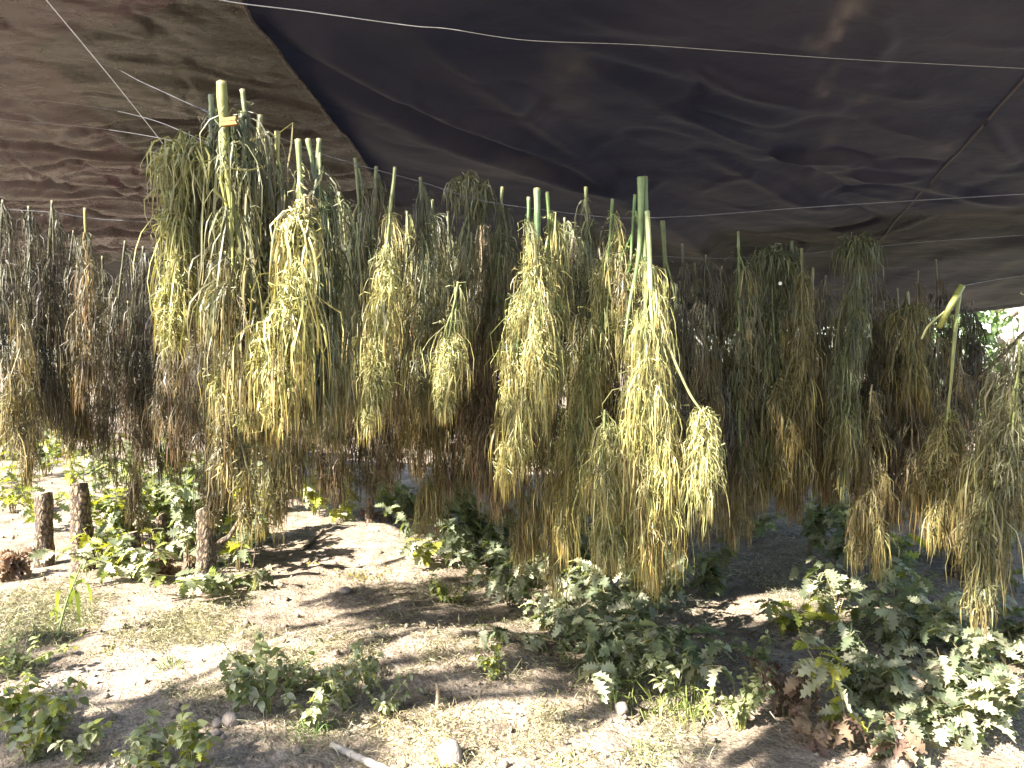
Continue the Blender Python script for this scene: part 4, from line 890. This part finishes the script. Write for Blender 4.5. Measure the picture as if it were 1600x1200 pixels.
herb(30, 1050, 'shaded low weed patch at the left frame edge', hgt=0.12, lsize=0.04, keys=['herb'], nleaf=90, shoots=8, spread=0.3)
herb(135, 900, 'pale tiny sprout in front of the tall stump', hgt=0.24, lsize=0.05, keys=['herb_pale'], nleaf=12, shoots=1, spread=0.03)

# ------------------------------------------------------------------ grass tufts, wilting stalk
def tuft(px, py, label, n=40, h=0.25, wd=0.006, col=(0.16, 0.2, 0.06), spread=0.06, droop=0.9, name='grass_tuft'):
    p = gp(px, py); rng = np.random.default_rng(int(px * 3 + py)); b = Buf()
    a = rng.uniform(0, 6.28, n); o = np.stack([np.cos(a), np.sin(a), np.zeros(n)], -1)
    c = np.array(col) * rng.lognormal(0, 0.25, (n, 1))
    b.ribbons(o * rng.uniform(0, spread, (n, 1)) - (0, 0, 0.01), o * rng.uniform(0.1, 0.6, (n, 1)) + (0, 0, 1), h * rng.uniform(0.4, 1.15, n), rng.uniform(0.6, 1.2, n) * wd, c, 5, droop, 0.2, 0.5, c * (1.5, 1.25, 0.9), rng=rng)
    t = thing(name, label, 'grass', p, 'grass tufts'); link('blades', b.mesh('blades', M['grass']), t, kind='stuff')
tuft(950, 1090, 'long arching grass blades in front of the shaded oak leaves', 12, 0.42, 0.009, (0.15, 0.19, 0.05), 0.05, 1.3)
tuft(985, 1060, 'tall thin grass behind the pale tiny leaved weed', 26, 0.36, 0.005, (0.17, 0.2, 0.09), 0.1, 0.7)
tuft(910, 1050, 'arching grass left of the pale weeds', 14, 0.34, 0.007, (0.17, 0.2, 0.07), 0.07, 1.4)
tuft(1060, 1070, 'tall sunlit grass behind the oval leaved weed', 30, 0.34, 0.006, (0.22, 0.25, 0.1), 0.1, 0.8)
tuft(620, 1120, 'dry straw tuft at the right end of the weed clump', 60, 0.16, 0.004, (0.27, 0.24, 0.13), 0.1, 1.6)
tuft(740, 1110, 'flattened straw tuft on the pale ground', 80, 0.18, 0.004, (0.28, 0.25, 0.14), 0.14, 2.2)
tuft(850, 1120, 'wide straw tuft in the bright middle foreground', 90, 0.18, 0.004, (0.28, 0.25, 0.14), 0.16, 2.2)
tuft(60, 980, 'dull flattened grass at the left edge', 90, 0.2, 0.005, (0.15, 0.16, 0.08), 0.2, 2.0)
tuft(230, 980, 'dull flattened grass before the dead leaves', 90, 0.2, 0.005, (0.18, 0.17, 0.09), 0.2, 2.0)
tuft(1085, 1120, 'sunlit upright grass tuft right of the pale weeds', 34, 0.3, 0.007, (0.2, 0.25, 0.07), 0.07)
tuft(1030, 1115, 'thin grass tuft at the left of the sunlit weeds', 40, 0.24, 0.005, (0.2, 0.23, 0.08), 0.09)
tuft(485, 1145, 'fine grass tuft at the foot of the lower left weeds', 50, 0.15, 0.004, (0.1, 0.16, 0.05), 0.06)
tuft(170, 1020, 'small dry grass tuft on the left litter', 40, 0.12, 0.005, (0.22, 0.22, 0.1), 0.06)
tuft(270, 1040, 'small green grass tuft before the litter mound', 30, 0.13, 0.005, (0.16, 0.2, 0.07), 0.05)
tuft(690, 1195, 'grass tuft above the big stone at the lower edge', 30, 0.1, 0.004, (0.2, 0.24, 0.08), 0.05)
tuft(380, 945, 'thin pale grass on the shadow edge', 14, 0.22, 0.003, (0.22, 0.24, 0.1), 0.08, 0.4)
tuft(900, 1190, 'drying yellow tuft at the lower middle', 40, 0.12, 0.007, (0.24, 0.22, 0.1), 0.06, 1.5)
tuft(1010, 1180, 'flattened grey green tuft near the lower middle', 70, 0.22, 0.005, (0.2, 0.22, 0.1), 0.08, 2.2)
tuft(960, 1105, 'dark little tuft beside the rounded stone', 40, 0.08, 0.005, (0.12, 0.12, 0.05), 0.04)
tuft(560, 900, 'fallen heap of yellowing leaves on the pale ground', 160, 0.14, 0.008, (0.2, 0.17, 0.05), 0.24, 3.0, 'leaf_heap')
tuft(505, 885, 'small fallen clump of yellowing leaves left of the heap', 90, 0.12, 0.008, (0.22, 0.19, 0.05), 0.12, 3.0, 'leaf_heap')

def corn():
    p = gp(88, 1000); t = thing('wilting_stalk', 'wilting green stalk with long yellow blades leaning at the left', 'weed', p)
    b = Buf(); top = at(128, 880, p[1] * 0.99) - p
    path = catmull([(0, 0, -0.02), top * 0.45 + (-0.01, 0, 0), top]); b.tube(path, np.linspace(0.006, 0.0025, len(path)), 6, (0.16, 0.22, 0.08))
    link('stem', b.mesh('stem', M['stalk']), t)
    for f, dx, ln in ((0.7, 0.10, 0.2), (0.55, -0.08, 0.24), (0.45, 0.02, 0.26), (0.35, -0.14, 0.2), (0.62, -0.03, 0.22), (0.8, -0.05, 0.12)):
        c = top * f; b = Buf(); b.ribbons([c], [(dx * 4, 0.1, 0.6)], ln, 0.022, [(0.25, 0.30, 0.06)], 7, 2.6, 0.1, 0.6, rng=np.random.default_rng(int(f * 100)))
        link('leaf', b.mesh('leaf', M['grass']), t)
corn()

# ------------------------------------------------------------------ stumps
def stump(px, py, hpx, wpx, label, tilt=0.0, cutslope=0.25, split=False, fork=False):
    p = gp(px, py); d = p[1]; h = hpx * d / F; r = wpx * d / F / 2; rng = np.random.default_rng(px)
    t = thing('stump', label, 'stump', p, 'cut oak stumps')
    n, s = 14, 18; b = Buf(); V = []
    an = np.arange(s) * 2 * math.pi / s
    for k in range(n):
        f = k / (n - 1); z = -0.05 + (h + 0.05) * f
        rr = r * (1.1 - 0.22 * f + 0.6 * max(0, 0.2 - f) ** 1.3 * 6) * (1 + 0.26 * vnoise(an * 2.2 + 5 * f, np.full(s, f * 6), px))
        zz = z + (cutslope * rr * np.cos(an + 0.6) if k == n - 1 else cutslope * rr * np.cos(an + 0.6) * f ** 3)
        V.append(np.stack([rr * np.cos(an) + tilt * f * h, rr * np.sin(an), zz], -1))
    V = np.array(V); q = grid_quads(n, s).tolist() + [(k * s + s - 1, k * s, (k + 1) * s, (k + 1) * s + s - 1) for k in range(n - 1)]
    # plated bark: lift every other patch
    Vp = V.copy(); cell = vnoise(np.tile(an * 4.5, (n, 1)), np.tile(np.arange(n)[:, None] * 1.1, (1, s)), px + 3)
    Vp[:-1, :, :2] += (V[:-1, :, :2] - V[:-1, :, :2].mean(1, keepdims=True)) * np.clip(cell[:-1, :, None], -0.2, 0.2) * 0.35
    b.add(Vp.reshape(-1, 3), q); link('bark', b.mesh('bark', M['bark']), t)
    top = V[-1] * 1.0; c = top.mean(0); ring = c + (top - c) * 0.88 + (0, 0, 0.006)
    b = Buf(); b.add(np.vstack([top, ring, c + (0, 0, 0.008)]), [(k, (k + 1) % s, s + (k + 1) % s, s + k) for k in range(s)], [(2 * s, s + k, s + (k + 1) % s) for k in range(s)])
    link('cut_face', b.mesh('cut_face', M['cut']), t)
    if fork:
        b = Buf(); b.tube(catmull([c * (1, 1, 0.55), c * (1, 1, .6) + (r * 2.2, 0, 0.02), c * (1, 1, .75) + (r * 3.4, 0.02, 0.05)]), np.linspace(r * 0.4, r * 0.2, 29), 8); link('side_branch', b.mesh('side_branch', M['bark']), t)
stump(69, 884, 112, 26, 'thin stump nearest the left frame edge', 0.02, 0.5)
stump(132, 890, 128, 31, 'tall thick barked stump second from the left', -0.05, 0.9)
stump(206, 895, 62, 26, 'short pale stump behind green sprouts', 0.0, 0.4)
stump(252, 878, 68, 21, 'slanted cut stump with oval pale cut face', 0.0, 1.1)
stump(323, 922, 128, 30, 'split pale stump with a side branch and dark shadow', 0.0, 0.5, fork=True)
stump(296, 880, 62, 18, 'thin stub left behind the split pale stump', 0.0, 0.5)
stump(578, 818, 40, 14, 'far thin pale stub in the bright gap', 0.0, 0.4)
stump(1500, 900, 100, 34, 'dull grey stump behind the lowest plant on the right', 0.03, 0.4)

# ------------------------------------------------------------------ stones and sticks
def stone(px, py, wpx, label, flat=0.8):
    p = gp(px, py); r = wpx * p[1] / F / 2; rng = np.random.default_rng(px + py)
    n, s = 9, 14; th = np.linspace(0.05, math.pi - 0.05, n)[:, None]; ph = np.arange(s)[None] * 2 * math.pi / s
    v = np.stack([np.sin(th) * np.cos(ph), np.sin(th) * np.sin(ph), np.cos(th) * flat + 0 * ph], -1)
    pl = nrm(rng.normal(0, 1, (9, 3)))
    for w_ in pl:
        dd = v @ w_; v = v - np.clip(dd - 0.72, 0, None)[..., None] * w_
    v *= r * rng.uniform(0.85, 1.15, 3); v[..., 2] += r * flat * 0.55
    v[..., 2] += 0.05 * r * fbm(v[..., 0] / r * 3, v[..., 1] / r * 3, px, 2)
    q = grid_quads(n, s).tolist() + [(k * s + s - 1, k * s, (k + 1) * s, (k + 1) * s + s - 1) for k in range(n - 1)]
    m = n * s; V = np.vstack([v.reshape(-1, 3), v[0].mean(0), v[-1].mean(0)])
    me = make_mesh('stone', V, q, [(m, (k + 1) % s, k) for k in range(s)] + [(m + 1, (n - 1) * s + k, (n - 1) * s + (k + 1) % s) for k in range(s)], M['stone'])
    o = link('stone', me, None, label=label, category='stone', group='loose stones'); o.location = tuple(p)
stone(361, 1132, 30, 'pale rounded stone beside the lower left weeds')
stone(341, 1133, 20, 'small stone touching the pale rounded stone')
stone(338, 1148, 16, 'pebble in front of the pale rounded stone')
stone(349, 1154, 11, 'tiny pebble nearest the lower left soil rut')
stone(703, 1190, 50, 'largest pale rough stone at the lower edge', 0.9)
stone(971, 1113, 30, 'rounded stone beside the sunlit grass', 0.7)
stone(1090, 985, 22, 'dull stone in the shade of the right', 0.6)
stone(540, 925, 18, 'small stone in the stump shadow', 0.6)
def stick(label, pts, r0, r1, mat='stick'):
    P = catmull(pts); o = np.array(P[0]); b = Buf(); b.tube(P, np.linspace(r0, r1, len(P)) * (1 + 0.12 * np.sin(np.arange(len(P)) * 1.7)), 8)
    link('stick', b.mesh('stick', M[mat], o), None, label=label, category='stick', group='loose sticks').location = tuple(o)
def g2(px, py, up=0.015): return gp(px, py) + (0, 0, up)
stick('white bleached stick lying at the lower edge', [g2(518, 1170), g2(555, 1188), g2(620, 1218)], 0.011, 0.015)
stick('broken upright stake on the pale mound', [gp(682, 1112) - (0, 0, .02), gp(682, 1112) + (0.005, 0, 0.07), gp(682, 1112) + (0.0, 0, 0.11)], 0.009, 0.005, 'cut')
stick('small brown stick on the far pale ground', [g2(472, 862), g2(488, 850), g2(505, 838, 0.05)], 0.016, 0.012, 'bark')
stick('thin dark twig standing before the pale oak sprout', [gp(392, 905), gp(398, 900) + (0.02, 0, 0.25), gp(405, 895) + (0.03, 0, 0.5)], 0.003, 0.002, 'bark')
stick('short twig sticking up beside the compact weed', [gp(815, 1045), gp(820, 1050) + (-0.02, 0, 0.05)], 0.005, 0.003, 'bark')
stick('dark slanting pole in the bright gap on the right', [at(1420, 690, 3.4), at(1530, 590, 3.4), at(1600, 520, 3.4)], 0.009, 0.008, 'bark')

# ------------------------------------------------------------------ litter (uncountable)
def litter():
    rng = np.random.default_rng(77); b = Buf()
    def lay(x, y, L, W, c, lift=0.004, tilt=0.18, K=2, curl=0.35):
        n = len(x); a = rng.uniform(0, 6.28, n); D = np.stack([np.cos(a), np.sin(a), rng.normal(0.05, tilt, n)], -1)
        P = np.stack([x, y, ground_h(x, y) + lift + rng.uniform(0, 0.012, n)], -1)
        b.ribbons(P, D, L, W, c, K, 0.12, curl, 0.6, rng=rng)
    n = 52000
    y = 1.7 + 8.5 * rng.random(n) ** 1.5; x = rng.uniform(-1, 1, n) * (0.85 * y + 0.4)
    keep = fbm(x * 1.3, y * 1.3, 15, 3) > -0.18 + 0.25 * rng.random(n); x, y = x[keep], y[keep]; n = len(x)
    c = np.array([(0.28, 0.235, 0.145)]) * rng.lognormal(0, 0.3, (n, 1)); c = np.where(rng.random((n, 1)) < 0.3, np.array([(0.24, 0.24, 0.10)]) * rng.lognormal(0, .2, (n, 1)), c)
    c = np.where(rng.random((n, 1)) < 0.22, np.array([(0.09, 0.07, 0.045)]) * rng.lognormal(0, .3, (n, 1)), c)
    lay(x, y, rng.uniform(0.015, 0.05, n) * np.where(rng.random(n) < 0.12, 2.6, 1), rng.uniform(0.0016, 0.004, n), c)
    o = link('straw_litter', b.mesh('straw_litter', M['grass']), None, kind='stuff', label='dry straw and shed leaflets strewn over the soil')
    # shed green leaflets gathered in patches
    b = Buf()
    for px, py, sx, sy, m, col in ((120, 960, .5, .35, 2600, (0.25, 0.235, 0.13)), (60, 1010, .45, .3, 2600, (0.12, 0.135, 0.075)), (200, 990, .5, .3, 2400, (0.24, 0.22, 0.12)), (300, 985, .3, .2, 900, (0.22, 0.2, 0.08)), (480, 1060, .4, .25, 2000, (0.2, 0.2, 0.09)),
                               (560, 1090, .35, .2, 1500, (0.17, 0.18, 0.09)), (830, 1090, .4, .3, 2600, (0.34, 0.30, 0.16)), (650, 1080, .3, .25, 1500, (0.34, 0.29, 0.16)), (980, 1150, .3, .15, 1500, (0.26, 0.26, 0.13)), (1180, 960, .7, .5, 3200, (0.3, 0.29, 0.22)), (1250, 1010, .7, .4, 2800, (0.26, 0.27, 0.2)),
                               (1400, 970, .7, .5, 2600, (0.16, 0.2, 0.11)), (880, 960, .6, .3, 2600, (0.10, 0.11, 0.06)), (700, 930, .4, .3, 1200, (0.16, 0.17, 0.06)), (1500, 1060, .4, .3, 1800, (0.14, 0.18, 0.09)), (330, 1080, .35, .12, 1000, (0.2, 0.2, 0.1)), (60, 940, .7, .3, 3000, (0.17, 0.165, 0.09)), (180, 1030, .6, .25, 3000, (0.14, 0.14, 0.075)), (100, 980, .6, .3, 3600, (0.12, 0.13, 0.07)), (250, 960, .5, .3, 2600, (0.2, 0.19, 0.1)), (560, 1040, .6, .3, 2600, (0.25, 0.22, 0.13)), (780, 1130, .5, .3, 2600, (0.28, 0.25, 0.15)), (400, 1020, .4, .25, 1800, (0.2, 0.18, 0.1)), (1100, 900, .8, .6, 3600, (0.34, 0.33, 0.27)), (1180, 850, .9, .7, 3200, (0.34, 0.33, 0.27)), (600, 980, .5, .3, 1600, (0.15, 0.13, 0.08))):
        p = gp(px, py); x = p[0] + rng.normal(0, sx * .55, m); y = p[1] + rng.normal(0, sy * .8, m)
        kp = fbm(x * 3.2, y * 3.2, 44, 3) > -0.2 + 0.3 * rng.random(m); x, y = x[kp], y[kp]; m = len(x)
        c = (np.array([col]) * 0.6 + np.array([(0.13, 0.115, 0.08)])) * rng.lognormal(-0.05, 0.4, (m, 1))
        lay(x, y, rng.uniform(0.025, 0.11, m), rng.uniform(0.0015, 0.004, m), c, 0.006, 0.3, 3, 0.6)
    link('leaflet_litter', b.mesh('leaflet_litter', M['grass']), None, kind='stuff', label='shed green and grey leaflets lying in patches on the soil')
    # clods and pebbles
    n = 5200; y = 1.8 + 6 * rng.random(n) ** 1.6; x = rng.uniform(-1, 1, n) * (0.85 * y + 0.4); r = rng.lognormal(-5.2, 0.6, n)
    oct_ = np.array([(1, 0, 0), (0, 1, 0), (-1, 0, 0), (0, -1, 0), (0, 0, 1), (0, 0, -1)], float)
    V = oct_[None] * r[:, None, None] * rng.uniform(0.6, 1.3, (n, 6, 1)) + np.stack([x, y, ground_h(x, y) + r * 0.4], -1)[:, None]
    f = np.array([(0, 1, 4), (1, 2, 4), (2, 3, 4), (3, 0, 4), (1, 0, 5), (2, 1, 5), (3, 2, 5), (0, 3, 5)])
    me = make_mesh('soil_crumbs', V.reshape(-1, 3), None, (f[None] + (np.arange(n) * 6)[:, None, None]).reshape(-1, 3), M['ground'])
    link('soil_crumbs', me, None, kind='stuff', label='small clods and pebbles on the dry soil')
litter()

# ------------------------------------------------------------------ trees and scrub outside the shelter
def tree(label, base, h, trad, crown_c, crown_r, nleaf, lsize, col, group='trees around the shelter', seed=1, name='oak_tree', clumps=26, limbs=6):
    rng = np.random.default_rng(seed); base = np.array(base, float)
    t = thing(name, label, 'tree', base, group)
    cc = np.array(crown_c, float) - base
    b = Buf(); path = catmull([(0, 0, -0.2), (0.03 * h * rng.normal(), 0.03 * h * rng.normal(), h * 0.35), cc * (0.7, 0.7, 0.0) + (0, 0, cc[2] * 0.75), cc + (0, 0, crown_r[2] * 0.5)])
    f = np.linspace(0, 1, len(path)); b.tube(path, trad * (1 - 0.8 * f) * (1 + 0.6 * np.exp(-f * 22)), 12)
    link('trunk', b.mesh('trunk', M['trunk']), t)
    cents = []
    for k in range(clumps):
        v = nrm(rng.normal(0, 1, 3)) * rng.uniform(0.35, 1.0) ** 0.6; cents.append(cc + v * np.array(crown_r))
    for k in range(limbs):
        s0 = path[int(len(path) * rng.uniform(0.45, 0.8))]; e = cents[k]
        b = Buf(); b.tube(catmull([s0, (s0 + e) / 2 + (0, 0, 0.1 * h * rng.uniform(-.3, .6)), e]), np.linspace(trad * 0.35, trad * 0.08, 29), 7); link('limb', b.mesh('limb', M['trunk']), t)
    cents = np.array(cents); ci = rng.integers(0, clumps, nleaf); cr = np.mean(crown_r) * 0.30
    P = cents[ci] + nrm(rng.normal(0, 1, (nleaf, 3))) * cr * rng.random((nleaf, 1)) ** 0.45 * np.array([1.2, 1.2, 0.75])
    c = np.array(col) * (0.8 + 0.4 * rng.random(clumps))[ci][:, None] * rng.lognormal(0, 0.2, (nleaf, 1))
    b = Buf(); b.ribbons(P, rng.normal(0, 1, (nleaf, 3)) + (0, 0, -0.2), lsize * rng.uniform(0.6, 1.3, nleaf), lsize * 0.6, c, 2, 0.4, 0.3, 0.9, rng=rng)
    link('crown', b.mesh('crown', M['crown']), t)
# far side, sunlit
tree('pale sunlit tree trunk in the bright gap on the right', (6.55, 10.2, gz(6.55, 10.2)), 5, 0.16, (6.8, 10.6, 5.2), (2.4, 2.4, 1.8), 3600, 0.19, (0.09, 0.13, 0.045), seed=3)
tree('pale trunk far behind the middle plants', (-1.95, 11.0, gz(-1.95, 11)), 5, 0.17, (-1.8, 11.2, 5.0), (2.4, 2.2, 1.8), 3600, 0.19, (0.09, 0.13, 0.045), seed=4)
tree('far leafy tree behind the right gap', (10.0, 15.0, 0), 5, 0.2, (9.8, 15, 3.4), (3.4, 2.4, 3.0), 6000, 0.2, (0.09, 0.14, 0.045), seed=5)
tree('second far leafy tree at the right edge', (13.5, 16.0, 0), 5, 0.2, (13.2, 16, 3.2), (3.2, 2.4, 2.9), 4500, 0.25, (0.08, 0.13, 0.045), seed=6)
tree('far tree behind the left dark plants', (-8.5, 17.0, 0), 6, 0.2, (-8.5, 17, 4.0), (3.8, 2.6, 3.2), 4500, 0.25, (0.09, 0.13, 0.045), seed=7)
tree('far tree behind the middle of the shelter', (1.5, 19.0, 0), 6, 0.2, (1.5, 19, 3.6), (4.0, 2.6, 3.2), 4500, 0.27, (0.08, 0.12, 0.045), seed=8)
for k, (x, y, r, lab) in enumerate([(-6.6, 9.5, 0.8, 'leafy shrub far at the left beyond the stumps'), (-4.4, 11.5, 0.9, 'round sunlit shrub behind the left oak sprouts'), (-2.9, 9.2, 0.6, 'low sunlit shrub beyond the bright gap'), (-1.0, 10.4, 0.7, 'shrub behind the vivid lime sprout'),
                                (0.6, 9.6, 0.7, 'shrub hidden behind the amber tails'), (2.9, 9.4, 0.7, 'pale sunlit shrub between the right hanging plants'), (4.6, 9.8, 0.9, 'shrub behind the right brown plants'), (6.4, 8.3, 0.6, 'shrub below the bright gap on the right'), (8.2, 11.5, 1.1, 'tall shrub right of the pale sunlit trunk')]):
    p = np.array([x, y, gz(x, y)]); rng = np.random.default_rng(90 + k); t = thing('shrub', lab, 'shrub', p, 'scrub beyond the shelter')
    n = 1500; dv = nrm(rng.normal(0, 1, (n, 3))); dv[:, 2] = np.abs(dv[:, 2]); cl = nrm(rng.normal(0, 1, (14, 3))) * r * 0.6; cl[:, 2] = np.abs(cl[:, 2]) * 1.2
    P = cl[rng.integers(0, 14, n)] + dv * r * 0.42 * rng.random((n, 1)) ** 0.4
    c = np.array((0.11, 0.15, 0.05)) * rng.lognormal(0, 0.3, (n, 1)); b = Buf(); b.ribbons(P, rng.normal(0, 1, (n, 3)), 0.11 * rng.uniform(.6, 1.3, n), 0.06, c, 3, 0.4, 0.3, 0.9, rng=rng)
    link('foliage', b.mesh('foliage', M['crown']), t, kind='stuff')
    for j in range(4):
        b = Buf(); e = cl[j]; b.tube(catmull([(0, 0, -0.05), e * 0.5 + (0, 0, 0.05), e]), np.linspace(0.02, 0.008, 29), 5); link('stem', b.mesh('stem', M['bark']), t)
# the unseen oak added left of the shelter, its crown shaped to dapple the sunlight
def shade_tree():
    rng = np.random.default_rng(12); base = np.array([-6.4, 1.0, 0.0])
    t = thing('oak_tree', 'unseen oak tree left of the shelter, crown shaped to throw dappled shade', 'tree', base, 'trees around the shelter')
    tg = []
    for px, py, d, r in ((330, 190, 1.7, .09), (390, 210, 1.7, .09), (360, 290, 1.7, .08), (310, 330, 1.7, .07), (400, 310, 1.7, .08), (500, 290, 1.75, .05), (380, 390, 1.7, .07), (320, 400, 1.7, .05),
                         (660, 330, 2.25, .09), (665, 420, 2.25, .09), (670, 520, 2.25, .09), (650, 600, 2.25, .08), (735, 350, 2.4, .1), (735, 440, 2.4, .09), (560, 300, 2.2, .08), (545, 420, 2.2, .08), (545, 520, 2.2, .08), (590, 300, 2.2, .06),
                         (905, 360, 2.4, .07), (905, 450, 2.4, .08), (900, 530, 2.35, .06), (960, 520, 2.3, .08), (1000, 330, 2.1, .07), (840, 330, 2.15, .06), (780, 330, 2.4, .08), (1500, 720, 2.3, .15), (1570, 560, 2.1, .15), (1560, 680, 2.1, .15), (1540, 850, 1.9, .1), (1580, 780, 1.95, .14), (1530, 620, 2.2, .13), (1450, 780, 2.4, .1), (1440, 640, 2.6, .1), (1500, 560, 2.3, .08), (1360, 820, 2.7, .11), (1160, 600, 2.75, .13), (1250, 600, 2.75, .13), (1330, 620, 2.7, .12), (1180, 740, 2.75, .12), (1260, 730, 2.75, .12), (1340, 700, 2.75, .1), (1090, 560, 2.7, .1)):
        tg.append((at(px, py, d * (0.88 if px < 510 else 1)), r))
    for px, py, r in ((60, 1190, .12), (180, 1160, .13), (300, 1180, .13), (420, 1190, .13), (540, 1180, .1), (250, 1095, .08), (90, 1090, .08), (20, 1040, .14), (620, 960, .14), (560, 940, .1), (1150, 1180, .1), (90, 1000, .06), (480, 980, .04)):
        tg.append((gp(px, py), r))
    gaps = [(465, y, 1.4, .05) for y in range(330, 630, 50)] + [(275, 440, 1.5, .06), (275, 480, 1.5, .05), (345, 460, 1.5, .04), (370, 540, 1.52, .06), (375, 600, 1.52, .06)] + [(598, y, 2.1, .07) for y in range(370, 660, 50)] + [(703, y, 2.1, .05) for y in (520, 560, 600)]
    gaps += [(805, y, 2.15, .09) for y in range(410, 740, 50)] + [(850, 400, 2.2, .06), (850, 460, 2.2, .06), (930, 430, 2.25, .06), (968, 400, 2.25, .06)] + [(905, y, 2.25, .07) for y in range(580, 840, 50)] + [(1005, y, 2.0, .1) for y in range(430, 880, 50)] + [(1035, y, 2.0, .08) for y in range(680, 880, 50)] + [(1100, y, 2.0, .07) for y in (660, 720, 780)]
    GP_ = np.array([at(x, y, d_) for x, y, d_, _ in gaps]) - base; GR = np.array([g_[3] for g_ in gaps])
    cents = []; B_ = Buf()
    for P, r in tg:
        c = P + SUN * (6.6 + rng.uniform(-0.9, 0.9)) - base; cents.append(c)
        n = int(70 + 3600 * r * r)
        Q = c + nrm(rng.normal(0, 1, (n, 3))) * (r * 1.15 * rng.random((n, 1)) ** 0.45)
        dl = Q[:, None] - GP_[None]; al = dl @ SUN; per = np.linalg.norm(dl - al[..., None] * SUN, axis=-1)
        Q = Q[~(per < GR + 0.03).any(1)]; n = len(Q)  # drop leaves that would shade the spots meant to be sunlit
        if n == 0: continue
        B_.ribbons(Q, rng.normal(0, 1, (n, 3)), 0.085 * rng.uniform(.6, 1.2, n), 0.05, np.array((0.07, 0.11, 0.04)) * rng.lognormal(0, .25, (n, 1)), 2, 0.3, 0.3, 0.9, rng=rng)
    link('crown', B_.mesh('crown', M['crown']), t)
    cc = np.mean(cents, 0)
    b = Buf(); path = catmull([(0, 0, -.2), (0.1, 0.05, 1.5), cc * (.5, .5, 0) + (0, 0, 3.2), cc + (-.3, 0, .3)]); b.tube(path, np.linspace(.17, .04, len(path)), 10); link('trunk', b.mesh('trunk', M['trunk']), t)
    for k in range(0, len(cents), 3):
        s0 = path[int(len(path) * rng.uniform(.55, .95))]; b = Buf(); b.tube(catmull([s0, (s0 + cents[k]) / 2 + (0, 0, .12), cents[k]]), np.linspace(.03, .006, 29), 6); link('limb', b.mesh('limb', M['trunk']), t)
shade_tree()

# the wood around the camera's side of the shelter
for k, (x, y, r, z, lab) in enumerate([(-8.6, -4.2, 2.0, 3.9, 'low oak behind the camera on the left'), (-3.6, -6.0, 2.6, 4.2, 'oak behind the camera, left of the path'), (0.8, -5.2, 2.6, 4.0, 'oak straight behind the camera'), (-7.2, -9.0, 2.6, 4.2, 'oak farther behind on the left'), (3.2, -9.5, 3.0, 4.6, 'oak farther behind the camera'), (-10.5, 3.0, 2.0, 3.6, 'oak left of the brown tarp')]):
    tree(lab, (x, y, gz(x, y)), 4.5, 0.2, (x + .2, y, z), (r, r, 1.9), 2600, 0.21, (0.075, 0.11, 0.045), seed=40 + k, clumps=30, limbs=6, group='trees around the camera')
